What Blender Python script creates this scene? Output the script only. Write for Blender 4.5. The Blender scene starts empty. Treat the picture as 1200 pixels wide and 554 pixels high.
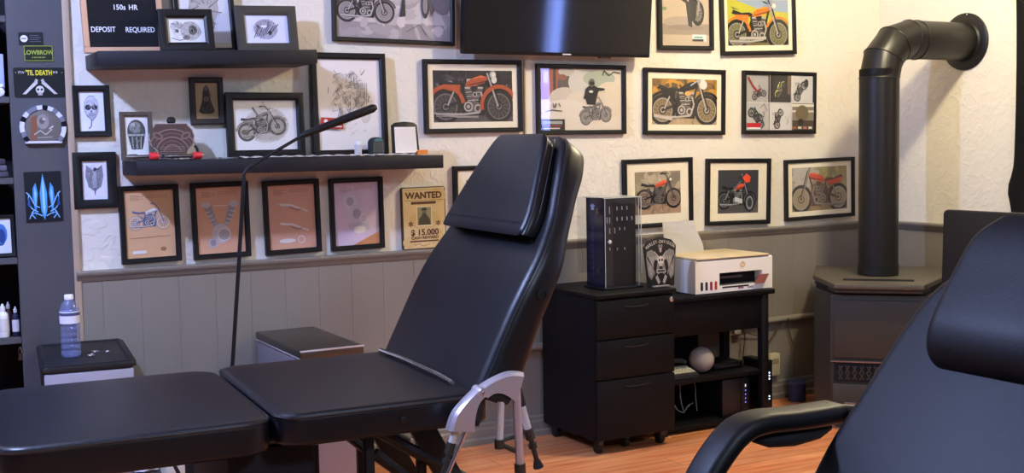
import bpy, bmesh, math, random
from mathutils import Vector, Matrix
random.seed(7)
PI = math.pi
SC = bpy.context.scene
COL = SC.collection

# ------------------------------------------------------------------ materials
def lin(h):
    h = h.lstrip('#')
    c = [int(h[i:i+2], 16)/255 for i in (0, 2, 4)]
    return [x/12.92 if x <= .04045 else ((x+.055)/1.055)**2.4 for x in c]

MATS = {}
def pm(name, hexc, rough=.5, metal=0., spec=.5, coat=0., emit=None, es=1., bump=None, alpha=None, trans=0., sheen=0., ior=1.5):
    if name in MATS: return MATS[name]
    m = bpy.data.materials.new(name); m.use_nodes = True
    nt = m.node_tree; b = nt.nodes['Principled BSDF']
    c = lin(hexc)
    b.inputs['Base Color'].default_value = (*c, 1)
    b.inputs['Roughness'].default_value = rough
    b.inputs['Metallic'].default_value = metal
    b.inputs['Specular IOR Level'].default_value = spec
    b.inputs['Coat Weight'].default_value = coat
    b.inputs['Transmission Weight'].default_value = trans
    b.inputs['IOR'].default_value = ior
    if sheen: b.inputs['Sheen Weight'].default_value = sheen
    if emit:
        b.inputs['Emission Color'].default_value = (*lin(emit), 1)
        b.inputs['Emission Strength'].default_value = es
    if bump:
        scale, dist, detail = bump
        tc = nt.nodes.new('ShaderNodeTexCoord'); n = nt.nodes.new('ShaderNodeTexNoise')
        n.inputs['Scale'].default_value = scale; n.inputs['Detail'].default_value = detail
        bp = nt.nodes.new('ShaderNodeBump'); bp.inputs['Distance'].default_value = dist; bp.inputs['Strength'].default_value = 1.0
        nt.links.new(tc.outputs['Object'], n.inputs['Vector'])
        nt.links.new(n.outputs['Fac'], bp.inputs['Height'])
        nt.links.new(bp.outputs['Normal'], b.inputs['Normal'])
    MATS[name] = m
    return m

def glassy(name, tint='ffffff', gloss='ffffff', rough=.02, ior=1.45, clear=1.0, body=None):
    """thin clear sheet: see-through with a fresnel gloss"""
    if name in MATS: return MATS[name]
    m = bpy.data.materials.new(name); m.use_nodes = True
    nt = m.node_tree; nt.nodes.clear()
    out = nt.nodes.new('ShaderNodeOutputMaterial')
    tr = nt.nodes.new('ShaderNodeBsdfTransparent'); tr.inputs['Color'].default_value = (*lin(tint), 1)
    gl = nt.nodes.new('ShaderNodeBsdfGlossy'); gl.inputs['Roughness'].default_value = rough
    gl.inputs['Color'].default_value = (*lin(gloss), 1)
    fr = nt.nodes.new('ShaderNodeFresnel'); fr.inputs['IOR'].default_value = ior
    mx = nt.nodes.new('ShaderNodeMixShader')
    ge = nt.nodes.new('ShaderNodeNewGeometry'); iv = nt.nodes.new('ShaderNodeMath'); iv.operation = 'SUBTRACT'; iv.inputs[0].default_value = 1
    ml = nt.nodes.new('ShaderNodeMath'); ml.operation = 'MULTIPLY'
    nt.links.new(ge.outputs['Backfacing'], iv.inputs[1]); nt.links.new(iv.outputs[0], ml.inputs[0]); nt.links.new(fr.outputs[0], ml.inputs[1])
    nt.links.new(ml.outputs[0], mx.inputs[0]); nt.links.new(tr.outputs[0], mx.inputs[1]); nt.links.new(gl.outputs[0], mx.inputs[2])
    last = mx
    if body:
        df = nt.nodes.new('ShaderNodeBsdfDiffuse'); df.inputs['Color'].default_value = (*lin(body), 1)
        m2 = nt.nodes.new('ShaderNodeMixShader'); m2.inputs[0].default_value = 1-clear
        nt.links.new(mx.outputs[0], m2.inputs[1]); nt.links.new(df.outputs[0], m2.inputs[2]); last = m2
    nt.links.new(last.outputs[0], out.inputs[0])
    MATS[name] = m
    return m

def plaster(name, hexc):
    m = bpy.data.materials.new(name); m.use_nodes = True
    nt = m.node_tree; b = nt.nodes['Principled BSDF']
    b.inputs['Base Color'].default_value = (*lin(hexc), 1); b.inputs['Roughness'].default_value = .75
    b.inputs['Specular IOR Level'].default_value = .25
    tc = nt.nodes.new('ShaderNodeTexCoord')
    n = nt.nodes.new('ShaderNodeTexNoise'); n.inputs['Scale'].default_value = 26; n.inputs['Detail'].default_value = 5; n.inputs['Distortion'].default_value = .8
    n2 = nt.nodes.new('ShaderNodeTexNoise'); n2.inputs['Scale'].default_value = 2.3; n2.inputs['Detail'].default_value = 2
    r2 = nt.nodes.new('ShaderNodeValToRGB'); r2.color_ramp.elements[0].position = .42; r2.color_ramp.elements[1].position = .68
    r2.color_ramp.elements[0].color = (.35, .35, .35, 1)
    r = nt.nodes.new('ShaderNodeValToRGB'); r.color_ramp.elements[0].position = .45; r.color_ramp.elements[1].position = .62
    mu = nt.nodes.new('ShaderNodeMath'); mu.operation = 'MULTIPLY'
    bp = nt.nodes.new('ShaderNodeBump'); bp.inputs['Distance'].default_value = .004; bp.inputs['Strength'].default_value = .55
    nt.links.new(tc.outputs['Object'], n.inputs['Vector']); nt.links.new(tc.outputs['Object'], n2.inputs['Vector'])
    nt.links.new(n.outputs['Fac'], r.inputs[0]); nt.links.new(n2.outputs['Fac'], r2.inputs[0])
    nt.links.new(r.outputs[0], mu.inputs[0]); nt.links.new(r2.outputs[0], mu.inputs[1])
    nt.links.new(mu.outputs[0], bp.inputs['Height']); nt.links.new(bp.outputs['Normal'], b.inputs['Normal'])
    MATS[name] = m
    return m

def wood_floor(name):
    m = bpy.data.materials.new(name); m.use_nodes = True
    nt = m.node_tree; b = nt.nodes['Principled BSDF']
    b.inputs['Roughness'].default_value = .32; b.inputs['Specular IOR Level'].default_value = .4
    tc = nt.nodes.new('ShaderNodeTexCoord'); mp = nt.nodes.new('ShaderNodeMapping'); mp.inputs['Scale'].default_value = (1.2, 16, 1)
    n = nt.nodes.new('ShaderNodeTexNoise'); n.inputs['Scale'].default_value = 2.2; n.inputs['Detail'].default_value = 6; n.inputs['Distortion'].default_value = .6
    r = nt.nodes.new('ShaderNodeValToRGB')
    r.color_ramp.elements[0].position = .3; r.color_ramp.elements[0].color = (*lin('d26c38'), 1)
    r.color_ramp.elements[1].position = .72; r.color_ramp.elements[1].color = (*lin('fbb680'), 1)
    br = nt.nodes.new('ShaderNodeTexBrick'); br.inputs['Color1'].default_value = (1, 1, 1, 1); br.inputs['Color2'].default_value = (.8, .8, .8, 1)
    br.inputs['Mortar'].default_value = (.42, .35, .32, 1); br.inputs['Scale'].default_value = 1
    br.inputs['Mortar Size'].default_value = .0018; br.inputs['Brick Width'].default_value = 1.22; br.inputs['Row Height'].default_value = .125
    mx = nt.nodes.new('ShaderNodeMix'); mx.data_type = 'RGBA'; mx.blend_type = 'MULTIPLY'; mx.inputs[0].default_value = 1
    nt.links.new(tc.outputs['Object'], mp.inputs[0]); nt.links.new(mp.outputs[0], n.inputs['Vector'])
    nt.links.new(tc.outputs['Object'], br.inputs['Vector']); nt.links.new(n.outputs['Fac'], r.inputs[0])
    nt.links.new(r.outputs[0], mx.inputs[6]); nt.links.new(br.outputs['Color'], mx.inputs[7])
    nt.links.new(mx.outputs[2], b.inputs['Base Color'])
    MATS[name] = m
    return m

WALL = plaster('cream_plaster', 'e7e0d2')
DARKWALL = pm('dark_room_paint', '55535c', .8)
FLOOR = wood_floor('orange_laminate')
GREYPAINT = pm('grey_paint', '847c72', .6, bump=(120, .0006, 3))
PANELGREY = pm('dark_grey_paint', '48474b', .65, bump=(90, .0006, 3))
CEIL = pm('ceiling_white', 'c4c2c2', .9)
LEATHER = pm('black_leather', '0e0e13', .37, spec=.38, bump=(420, .0003, 2))
LEATHER2 = pm('black_leather_matte', '0d0c0f', .48, spec=.26, bump=(380, .0003, 2))
PIPING = pm('black_piping', '17161b', .35, spec=.5)
BLACK = pm('black_satin', '0f0e12', .45, spec=.35)
BLACKMATTE = pm('black_matte', '17161a', .75, spec=.3)
BLACKWOOD = pm('black_woodgrain', '0b0b0e', .55, spec=.18, bump=(60, .0004, 4))
FRAMEBLK = pm('frame_black', '0d0c0f', .45, spec=.35)
FRAMEGREY = pm('frame_dark_grey', '38352f', .6)
FRAMEBRN = pm('frame_dark_brown', '2a211d', .55)
FRAMETAUPE = pm('frame_taupe', '4b4038', .6)
MATTE_CREAM = pm('mat_board_cream', 'ece2c8', .85)
PANE = glassy('picture_glass')
ACRYL = glassy('clear_acrylic', 'f2f4f6', ior=1.5)
CHROME = pm('chrome', 'd8d6da', .14, 1.)
STEEL = pm('brushed_steel', '9c9a9c', .34, 1.)
ALU = pm('aluminium_tube', 'd8d6d8', .4, .2)
SATIN = pm('satin_chrome', 'c9c2cc', .35, .6)
DARKSTEEL = pm('dark_steel', '4a4742', .5, .8)
STOVEPIPE = pm('stove_pipe_black', '131110', .42, .0, spec=.45)
STOVE = pm('stove_iron', '39362e', .55, .2)
STOVETOP = pm('stove_top_iron', '565045', .5, .3, bump=(200, .0006, 3))
SILV = pm('bright_silver', 'dcdad8', .3, .35)
OAK = pm('oak_strip', 'c69a78', .6)
TRIMWOOD = pm('raw_wood_trim', 'b09a83', .7)
WHITEPL = pm('white_plastic', 'efeeec', .4)
TANPL = pm('tan_lid', 'd8c4a0', .45)
PAPER = pm('white_paper', 'f4f1f0', .85)
RUBBER = pm('black_rubber', '18171a', .8)
CORD = pm('black_cord', '1b1a1c', .6)
BROWNCORD = pm('brown_cord', '54452f', .6)

def ink(h): return pm('ink_'+h, h, .6, spec=.3)

# ------------------------------------------------------------------ mesh helpers
class B:
    """collects shapes and links them as one mesh object"""
    def __init__(s): s.bm = bmesh.new(); s.mats = []
    def mi(s, m):
        if m not in s.mats: s.mats.append(m)
        return s.mats.index(m)
    def _new(s, before, m):
        i = s.mi(m)
        for f in s.bm.faces:
            if f.index == -1 or f not in before: f.material_index = i
    def box(s, x0, y0, z0, x1, y1, z1, m, bev=0., seg=2, M=None):
        if x0 > x1: x0, x1 = x1, x0
        if y0 > y1: y0, y1 = y1, y0
        if z0 > z1: z0, z1 = z1, z0
        t = bmesh.new()
        vs = [t.verts.new((x, y, z)) for x in (x0, x1) for y in (y0, y1) for z in (z0, z1)]
        for q in ((0, 1, 3, 2), (4, 6, 7, 5), (0, 4, 5, 1), (2, 3, 7, 6), (0, 2, 6, 4), (1, 5, 7, 3)): t.faces.new([vs[i] for i in q])
        if bev: bmesh.ops.bevel(t, geom=list(t.edges), offset=min(bev, .49*min(x1-x0, y1-y0, z1-z0)), segments=seg, affect='EDGES', profile=.5)
        s.take(t, m, M)
        return s
    def take(s, t, m, M=None):
        bmesh.ops.recalc_face_normals(t, faces=list(t.faces))
        i = s.mi(m) if m else None
        mp = {}
        for v in t.verts:
            mp[v] = s.bm.verts.new(M @ v.co if M else v.co)
        for f in t.faces:
            try: nf = s.bm.faces.new([mp[v] for v in f.verts])
            except ValueError: continue
            nf.material_index = i if i is not None else f.material_index
            nf.smooth = True
        t.free()
    def prism(s, pts, h0, h1, m, fr=lambda a, b, c: (a, b, c), bev=0., seg=2):
        """2-D outline pulled from h0 to h1; fr maps (a, b, height) to space; cap edges rounded"""
        t = bmesh.new()
        lo = [t.verts.new((p[0], p[1], h0)) for p in pts]; hi = [t.verts.new((p[0], p[1], h1)) for p in pts]
        t.faces.new(lo[::-1]); t.faces.new(hi); n = len(pts)
        for i in range(n): t.faces.new((lo[i], lo[(i+1) % n], hi[(i+1) % n], hi[i]))
        if bev:
            ed = [e for e in t.edges if abs(e.verts[0].co.z-e.verts[1].co.z) < 1e-9]
            bmesh.ops.bevel(t, geom=ed, offset=bev, segments=seg, affect='EDGES', profile=.5)
        for v in t.verts: v.co = Vector(fr(*v.co))
        s.take(t, m)
        return s
    def loft(s, rings, m, cap=True, closed=True):
        t = bmesh.new()
        R = [[t.verts.new(p) for p in r] for r in rings]; n = len(R[0])
        for a, b in zip(R, R[1:]):
            for i in range(n if closed else n-1):
                j = (i+1) % n
                t.faces.new((a[i], a[j], b[j], b[i]))
        if cap:
            t.faces.new(R[0][::-1]); t.faces.new(R[-1])
        s.take(t, m)
        return s
    def tube(s, pts, r, m, n=10, cap=True):
        P = [Vector(p) for p in pts]
        rs = r if isinstance(r, (list, tuple)) else [r]*len(P)
        rings = []; up = None
        for i, p in enumerate(P):
            d = ((P[i+1]-p).normalized() if i < len(P)-1 else Vector()) + ((p-P[i-1]).normalized() if i else Vector())
            d.normalize()
            if up is None:
                up = Vector((0, 0, 1)) if abs(d.z) < .9 else Vector((1, 0, 0))
            a = d.cross(up)
            if a.length < 1e-6: a = d.cross(Vector((0, 1, 0)))
            a.normalize(); b = a.cross(d).normalized(); up = b
            rings.append([p+rs[i]*(math.cos(2*PI*k/n)*a+math.sin(2*PI*k/n)*b) for k in range(n)])
        return s.loft(rings, m, cap)
    def lathe(s, prof, m, n=24, M=None, cap=True):
        rings = [[Vector((r*math.cos(2*PI*k/n), r*math.sin(2*PI*k/n), z)) for k in range(n)] for r, z in prof]
        if M: rings = [[M @ p for p in q] for q in rings]
        return s.loft(rings, m, cap)
    def quad(s, pts, m):
        t = bmesh.new(); t.faces.new([t.verts.new(p) for p in pts]); i = s.mi(m)
        f = s.bm.faces.new([s.bm.verts.new(p) for p in pts]); f.material_index = i; t.free()
        return s
    def build(s, name, parent=None, smooth=35):
        me = bpy.data.meshes.new(name)
        s.bm.to_mesh(me); s.bm.free()
        for m in s.mats: me.materials.append(m)
        try: me.set_sharp_from_angle(angle=math.radians(smooth))
        except Exception: pass
        o = bpy.data.objects.new(name, me); COL.objects.link(o)
        if parent: o.parent = parent
        return o

def thing(name, label, cat, loc=(0, 0, 0), rot=(0, 0, 0), group=None):
    o = bpy.data.objects.new(name, None); COL.objects.link(o); o.empty_display_size = .05
    o.location = loc; o.rotation_euler = rot
    o['label'] = label; o['category'] = cat
    if group: o['group'] = group
    return o
def tag(o, label, cat, group=None, loc=None, rot=None):
    o['label'] = label; o['category'] = cat
    if group: o['group'] = group
    if loc: o.location = loc
    if rot: o.rotation_euler = rot
    return o
def struct(o): o['kind'] = 'structure'; return o
def lab(o, t): o['label'] = t; return o

def rrect(w, h, r, n=5, x0=None, y0=None):
    """rounded rectangle outline, lower-left at (x0, y0)"""
    x0 = -w/2 if x0 is None else x0; y0 = -h/2 if y0 is None else y0
    out = []
    for cx, cy, a in ((x0+w-r, y0+r, -90), (x0+w-r, y0+h-r, 0), (x0+r, y0+h-r, 90), (x0+r, y0+r, 180)):
        for k in range(n+1):
            t = math.radians(a+90*k/n); out.append((cx+r*math.cos(t), cy+r*math.sin(t)))
    return out
def smooth_path(P, n=6):
    P = [Vector(p) for p in P]; out = []
    for i in range(len(P)-1):
        p0 = P[max(i-1, 0)]; p1 = P[i]; p2 = P[i+1]; p3 = P[min(i+2, len(P)-1)]
        for k in range(n):
            t = k/n
            out.append(.5*((2*p1)+(p2-p0)*t+(2*p0-5*p1+4*p2-p3)*t*t+(3*p1-p0-3*p2+p3)*t**3))
    out.append(P[-1]); return out
def FRONT(a, b, c): return (a, -c, b)          # outline drawn on a wall: a right, b up, c out of the wall

_txt = []
def text_into(b, s, size, x, z, y, m, bold=0., align='CENTER', sx=1., space=1., fr=None, thick=.0004):
    """lettering laid on a front plane (x right, z up), y = depth; adds faces to builder b"""
    cu = bpy.data.curves.new('t', 'FONT'); cu.body = s; cu.size = size; cu.align_x = align; cu.offset = bold*size
    cu.space_character = space; cu.resolution_u = 3
    o = bpy.data.objects.new('t', cu); COL.objects.link(o)
    bpy.context.view_layer.update()
    me = bpy.data.meshes.new_from_object(o.evaluated_get(bpy.context.evaluated_depsgraph_get()))
    i = b.mi(m); vs = []
    for v in me.vertices:
        p = (x+v.co.x*sx, y, z+v.co.y)
        vs.append(b.bm.verts.new(fr(*p) if fr else p))
    for p in me.polygons:
        try:
            f = b.bm.faces.new([vs[k] for k in p.vertices]); f.material_index = i
        except ValueError: pass
    bpy.data.objects.remove(o); bpy.data.curves.remove(cu); bpy.data.meshes.remove(me)

# ------------------------------------------------------------------ flat artwork (prints)
class Art:
    """flat shapes in a picture's own plane; each later shape lies a hair above the former"""
    def __init__(s, b, x0, z0, y): s.b = b; s.x0 = x0; s.z0 = z0; s.y = y; s.k = 0; s.clip = None
    def lay(s): s.k += 1; return s.y-.00002*s.k-.00005
    def poly(s, pts, h):
        if s.clip:
            pts = clip_poly(pts, s.clip)
            if len(pts) < 3: return
        y = s.lay(); m = ink(h)
        # area sign decides winding so normals face out of the wall
        ar = sum(pts[i][0]*pts[(i+1) % len(pts)][1]-pts[(i+1) % len(pts)][0]*pts[i][1] for i in range(len(pts)))
        if ar < 0: pts = pts[::-1]
        vs = [s.b.bm.verts.new((s.x0+p[0], y, s.z0+p[1])) for p in pts]
        try:
            f = s.b.bm.faces.new(vs); f.material_index = s.b.mi(m)
        except ValueError: pass
    def rect(s, x, y, w, h, c): s.poly([(x, y), (x+w, y), (x+w, y+h), (x, y+h)], c)
    def ell(s, cx, cy, rx, ry, c, n=18, rot=0., a0=0, a1=360):
        pts = []
        full = abs(a1-a0) >= 360
        for k in range(n if full else n+1):
            t = math.radians(a0+(a1-a0)*k/n)
            x = rx*math.cos(t); y = ry*math.sin(t)
            pts.append((cx+x*math.cos(rot)-y*math.sin(rot), cy+x*math.sin(rot)+y*math.cos(rot)))
        s.poly(pts, c)
    def line(s, pts, w, c):
        for (x0, y0), (x1, y1) in zip(pts, pts[1:]):
            d = math.hypot(x1-x0, y1-y0) or 1e-9
            nx, ny = -(y1-y0)/d*w/2, (x1-x0)/d*w/2
            s.poly([(x0+nx, y0+ny), (x0-nx, y0-ny), (x1-nx, y1-ny), (x1+nx, y1+ny)], c)
    def ring(s, cx, cy, r0, r1, c, a0=0, a1=360, n=16, sx=1.):
        for k in range(n):
            t0 = math.radians(a0+(a1-a0)*k/n); t1 = math.radians(a0+(a1-a0)*(k+1)/n)
            s.poly([(cx+sx*r0*math.cos(t0), cy+r0*math.sin(t0)), (cx+sx*r1*math.cos(t0), cy+r1*math.sin(t0)),
                    (cx+sx*r1*math.cos(t1), cy+r1*math.sin(t1)), (cx+sx*r0*math.cos(t1), cy+r0*math.sin(t1))], c)
def clip_poly(p, c):
    x0, y0, x1, y1 = c
    for ax, lim, sg in ((0, x0, 1), (0, x1, -1), (1, y0, 1), (1, y1, -1)):
        out = []
        for i in range(len(p)):
            a, b = p[i], p[(i+1) % len(p)]
            da, db = sg*(a[ax]-lim), sg*(b[ax]-lim)
            if da >= 0: out.append(a)
            if (da >= 0) != (db >= 0):
                t = da/(da-db); out.append((a[0]+(b[0]-a[0])*t, a[1]+(b[1]-a[1])*t))
        p = out
        if len(p) < 3: return []
    return p

def moto(A, ox, oy, s, flip=False, paint='c8502e', metal='b9b4ad', dark='1d1a1a', tyre='211d1d', rim='9a948c', rot=0., fender=True, blank='5a4a3c', low=1., lamp=True, squash=1.):
    """a motorcycle seen from the side: origin at the rear hub, wheelbase = s"""
    cr, sr = math.cos(rot), math.sin(rot)
    def T(x, y):
        x = (1-x if flip else x)*squash
        x *= s; y *= s
        return (ox+x*cr-y*sr, oy+x*sr+y*cr)
    def P(pts, c): A.poly([T(*p) for p in pts], c)
    def L(pts, w, c): A.line([T(*p) for p in pts], w*s, c)
    def C(x, y, r, c, n=16):
        A.poly([T(x+r*math.cos(2*PI*k/n), y+r*math.sin(2*PI*k/n)) for k in range(n)], c)
    def RG(x, y, r0, r1, c, a0=0, a1=360, n=14):
        for k in range(n):
            t0 = math.radians(a0+(a1-a0)*k/n); t1 = math.radians(a0+(a1-a0)*(k+1)/n)
            A.poly([T(x+r0*math.cos(t0), y+r0*math.sin(t0)), T(x+r1*math.cos(t0), y+r1*math.sin(t0)), T(x+r1*math.cos(t1), y+r1*math.sin(t1)), T(x+r0*math.cos(t1), y+r0*math.sin(t1))], c)
    R = .285
    for wx in (0, 1):
        C(wx, 0, R, tyre, 24); C(wx, 0, R-.065, rim, 22); C(wx, 0, R-.085, blank, 20)
        for k in range(7):
            a = PI*k/7+.2
            L([(wx+.2*math.cos(a), .2*math.sin(a)), (wx-.2*math.cos(a), -.2*math.sin(a))], .007, rim)
        C(wx, 0, .085, dark, 14); C(wx, 0, .06, rim, 12); C(wx, 0, .03, dark, 10)
    L([(0, 0), (.34, .1), (.62, .02)], .05, dark); L([(.1, .3), (.34, .1)], .04, dark)
    L([(.34, .34), (.78, .48)], .05, dark); L([(.78, .46), (.62, -.02)], .045, dark); L([(.34, .36), (.4, -.04)], .045, dark)
    L([(.04, .02), (.18, .3)], .03, metal); L([(.06, .02), (.2, .3)], .01, dark)
    P([(.3, -.14), (.72, -.15), (.76, .02), (.72, .24), (.6, .34), (.36, .34), (.3, .2), (.27, .02)], dark)           # engine block
    P([(.36, -.08), (.62, -.1), (.68, .0), (.6, .08), (.42, .1), (.34, .02)], '5d5955')
    C(.42, .0, .085, metal); C(.42, .0, .06, '4a4643', 14); C(.42, .0, .03, metal, 10); C(.6, -.03, .07, metal); C(.6, -.03, .045, '3a3735', 12)
    for bx, tx in ((.47, .41), (.55, .65)):                                                     # cylinders with fins
        for k in range(6):
            f0 = k/6; x = bx+(tx-bx)*f0; y = .1+.2*f0
            L([(x-.06, y), (x+.06, y+.012)], .016, metal if k % 2 == 0 else '6d6863')
        L([(tx-.05, .31), (tx+.05, .31)], .035, metal)
    C(.545, .2, .045, metal, 12); C(.545, .2, .028, '3a3735', 10)
    L([(.66, .24), (.7, .1), (.62, -.1), (.3, -.13), (-.1, -.12)], .035, metal)                 # exhaust
    L([(.3, -.14), (-.18, -.13)], .06, metal); L([(.3, -.155), (-.18, -.145)], .02, '6a6560')
    P([(.36, .35), (.44, .32), (.72, .39), (.79, .45), (.77, .5), (.66, .52), (.5, .47), (.4, .41)], paint)   # tank
    P([(.5, .455), (.64, .49), (.75, .485), (.68, .508), (.56, .485)], shade(paint, 1.5))
    P([(.4, .345), (.72, .395), (.78, .44), (.6, .4), (.42, .365)], shade(paint, .55))
    P([(-.12, .39), (.06, .34), (.3, .33), (.38, .38), (.3, .41), (.12, .4), (-.08, .46)], dark)  # seat
    if fender:
        RG(0, 0, .295, .345, paint, 10, 165); RG(0, 0, .33, .345, shade(paint, 1.4), 40, 150); P([(-.02, .29), (.26, .22), (.28, .36), (-.05, .37)], paint)
        RG(1, 0, .295, .34, paint, 20, 155); RG(1, 0, .325, .34, shade(paint, 1.4), 40, 140)
    for dx in (-.02, .025):
        L([(1+dx, 0), (.8+dx, .56)], .03, metal if dx < 0 else dark)                             # fork
    L([(.8, .56), (.74, .68), (.62, .7)], .025, dark); L([(.64, .71), (.56, .69)], .04, dark)
    if lamp: C(.89, .53, .065, metal, 12); C(.90, .53, .042, 'e0ddd2', 12)
    L([(.74, .68), (.7, .78)], .012, metal); C(.69, .8, .025, metal, 8)

def shade(h, k):
    return ''.join('%02x' % max(0, min(255, int(int(h[i:i+2], 16)*k))) for i in (0, 2, 4))
def person_back(A, x, y, s, coat='1c1a1c', head='6b625c', dark='242124'):
    """rider seen from behind on a dusty bike"""
    P = lambda pts, c: A.poly([(x+p[0]*s, y+p[1]*s) for p in pts], c)
    P([(-.2, .1), (.18, .08), (.28, .5), (.34, .62), (.62, .66), (.62, .73), (.3, .76), (.14, .84), (-.1, .83), (-.28, .7), (-.32, .5)], coat)
    P([(-.3, .5), (-.38, .34), (-.3, .3), (-.18, .5)], coat)
    A.ell(x+.02*s, y+.95*s, .14*s, .16*s, head); A.ell(x+.02*s, y+.92*s, .12*s, .08*s, dark)
    A.ell(x-.02*s, y+.6*s, .1*s, .05*s, 'd9d4cc')

# ------------------------------------------------------------------ picture frames
def frame(label, cat, group, x, z, w, h, art, y=-.002, d=.02, bw=.018, fm=FRAMEBLK, mat=0, roll=0., lean=0., bg='d8d2c8', name='picture_frame', glass=True, dome=0., matm=None):
    """framed picture: origin at the bottom centre of its back; local x right, z up, -y towards the room"""
    t = thing(name, label, cat, (x, y, z), (lean, -roll, 0), group)
    b = B()
    W, H = w/2, h
    prof = [(0, 0), (0, -d), (bw*.15, -d-.0015), (bw*.75, -d), (bw, -d*.78), (bw, -d*.35)]
    rings = []
    for (sx, sz) in ((-1, 0), (1, 0), (1, 1), (-1, 1)):
        rings.append([((W-o)*sx, yy, (o if sz == 0 else H-o)) for o, yy in prof])
    t2 = bmesh.new()
    R = [[t2.verts.new(p) for p in r] for r in rings]
    for i in range(4):
        a, c = R[i], R[(i+1) % 4]
        for k in range(len(prof)-1): t2.faces.new((a[k], c[k], c[k+1], a[k+1]))
    b.take(t2, fm)
    b.box(-W+.002, -d*.34, .002, W-.002, -.0005, H-.002, fm)
    b.build('frame', t, 25)
    iw, ih = w-2*bw, h-2*bw
    yb = -d*.36
    ox, oz, pw, ph = -iw/2, bw, iw, ih
    if mat:
        mx, mz = (mat if isinstance(mat, tuple) else (mat, mat))
        pw, ph = iw-2*mx, ih-2*mz; px, pz = ox+mx, oz+mz
        b = B(); M = matm or MATTE_CREAM; ym = yb-.0022
        O = [(ox, ym, oz), (ox+iw, ym, oz), (ox+iw, ym, oz+ih), (ox, ym, oz+ih)]
        I = [(px, ym, pz), (px+pw, ym, pz), (px+pw, ym, pz+ph), (px, ym, pz+ph)]
        J = [(p[0], yb-.0006, p[2]) for p in I]
        tt = bmesh.new()
        for i in range(4):
            j = (i+1) % 4
            tt.faces.new([tt.verts.new(p) for p in (O[i], O[j], I[j], I[i])]); tt.faces.new([tt.verts.new(p) for p in (I[i], I[j], J[j], J[i])])
        b.take(tt, M); b.build('mat_board', t)
        ox, oz = px, pz
    b = B()
    b.quad([(ox, yb-.0004, oz), (ox+pw, yb-.0004, oz), (ox+pw, yb-.0004, oz+ph), (ox, yb-.0004, oz+ph)], ink(bg))
    A = Art(b, ox, oz, yb-.0004); A.clip = (0, 0, pw, ph)
    if art: art(A, pw, ph)
    b.build('print', t)
    if glass:
        b = B(); yg = -d*.74
        b.quad([(-iw/2, yg, bw), (iw/2, yg, bw), (iw/2, yg, bw+ih), (-iw/2, yg, bw+ih)], PANE)
        b.build('glass_pane', t)
    return t

# ================================================================== ROOM
XL, YF, ZC = -6.6, -7.2, 2.66
b = B(); b.box(XL, YF, -.1, .2, .6, 0, FLOOR); struct(b.build('floor'))
b = B(); b.box(XL, YF, ZC, .2, .6, ZC+.1, CEIL); struct(b.build('ceiling'))
BX0, BX1 = -5.0, -3.972                     # built-in shelf unit
b = B(); b.box(BX1+.004, 0, 0, 0, .1, ZC, WALL); b.box(XL, 0, 0, BX0-.004, .1, ZC, WALL); b.box(BX0-.004, 0, 2.402, BX1+.004, .1, ZC, WALL)
struct(b.build('wall_back'))
WY0, WY1, WZ0, WZ1 = -3.62, -3.26, 1.26, 1.92  # unseen bright source in the right wall, built as a small window
b = B()
b.box(0, WY1, 0, .1, .1, ZC, WALL); b.box(0, YF, 0, .1, WY0, ZC, WALL); b.box(0, WY0, 0, .1, WY1, WZ0, WALL); b.box(0, WY0, WZ1, .1, WY1, ZC, WALL)
struct(b.build('wall_right'))
b = B(); b.box(XL-.1, YF, 0, XL, .1, ZC, DARKWALL); struct(b.build('wall_left'))
b = B(); b.box(XL, YF-.1, 0, .1, YF, ZC, DARKWALL); struct(b.build('wall_front'))
# white frame with a glowing pane, placed for the bluish streaks in the glass
w = struct(B().box(-.015, WY0, WZ0, .06, WY0+.06, WZ1, WHITEPL).box(-.015, WY1-.06, WZ0, .06, WY1, WZ1, WHITEPL).box(-.015, WY0, WZ0, .06, WY1, WZ0+.06, WHITEPL).box(-.015, WY0, WZ1-.06, .06, WY1, WZ1, WHITEPL).build('bright_source_window'))
B().quad([(.05, WY0, WZ0), (.05, WY0, WZ1), (.05, WY1, WZ1), (.05, WY1, WZ0)], pm('bluish_glow', '000000', .5, emit='86a0ff', es=26.)).build('bright_source_pane', w)

def wainscot(name, lo, hi, axis, off, first, top=.815):
    """tongue-and-groove boards up to the chair rail"""
    b = B(); st = .137
    k0 = math.floor((lo-first)/st)
    a = first+k0*st
    b_lo = lo
    while b_lo < hi-1e-6:
        a += st; e = min(a, hi)
        if e-b_lo > .006:
            if axis == 'x': b.box(b_lo+.0006, -.012, 0, e-.0006, -.0005, top, GREYPAINT, .0012, 1)
            else: b.box(-.012, b_lo+.0006, 0, -.0005, e-.0006, top, GREYPAINT, .0012, 1)
        b_lo = e
    if axis == 'x': b.box(lo, -.0105, 0, hi, -.0003, top, GREYPAINT)
    else: b.box(-.0105, lo, 0, -.0003, hi, top, GREYPAINT)
    return struct(b.build(name))
wainscot('trim_1', BX1+.004, -.0, 'x', 0, -3.878)
wainscot('trim_2', -3.2, -.013, 'y', 0, -3.2)
RAIL = [(0, .852), (.026, .852), (.031, .848), (.031, .838), (.024, .832), (.02, .82), (.014, .812), (0, .812)]
struct(B().prism(RAIL, BX1+.006, -.001, GREYPAINT, lambda a, c, h: (h, -a-.0005, c)).build('trim_3', smooth=50))
struct(B().prism(RAIL, -3.2, -.032, GREYPAINT, lambda a, c, h: (-a-.0005, h, c)).build('trim_4', smooth=50))
LEDGE = [(.0, .408), (.026, .406), (.032, .398), (.032, .388), (.024, .38), (.0, .376)]
struct(B().prism(LEDGE, BX1+.006, -.02, GREYPAINT, lambda a, c, h: (h, -a-.0125, c)).build('trim_5', smooth=50))
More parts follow.
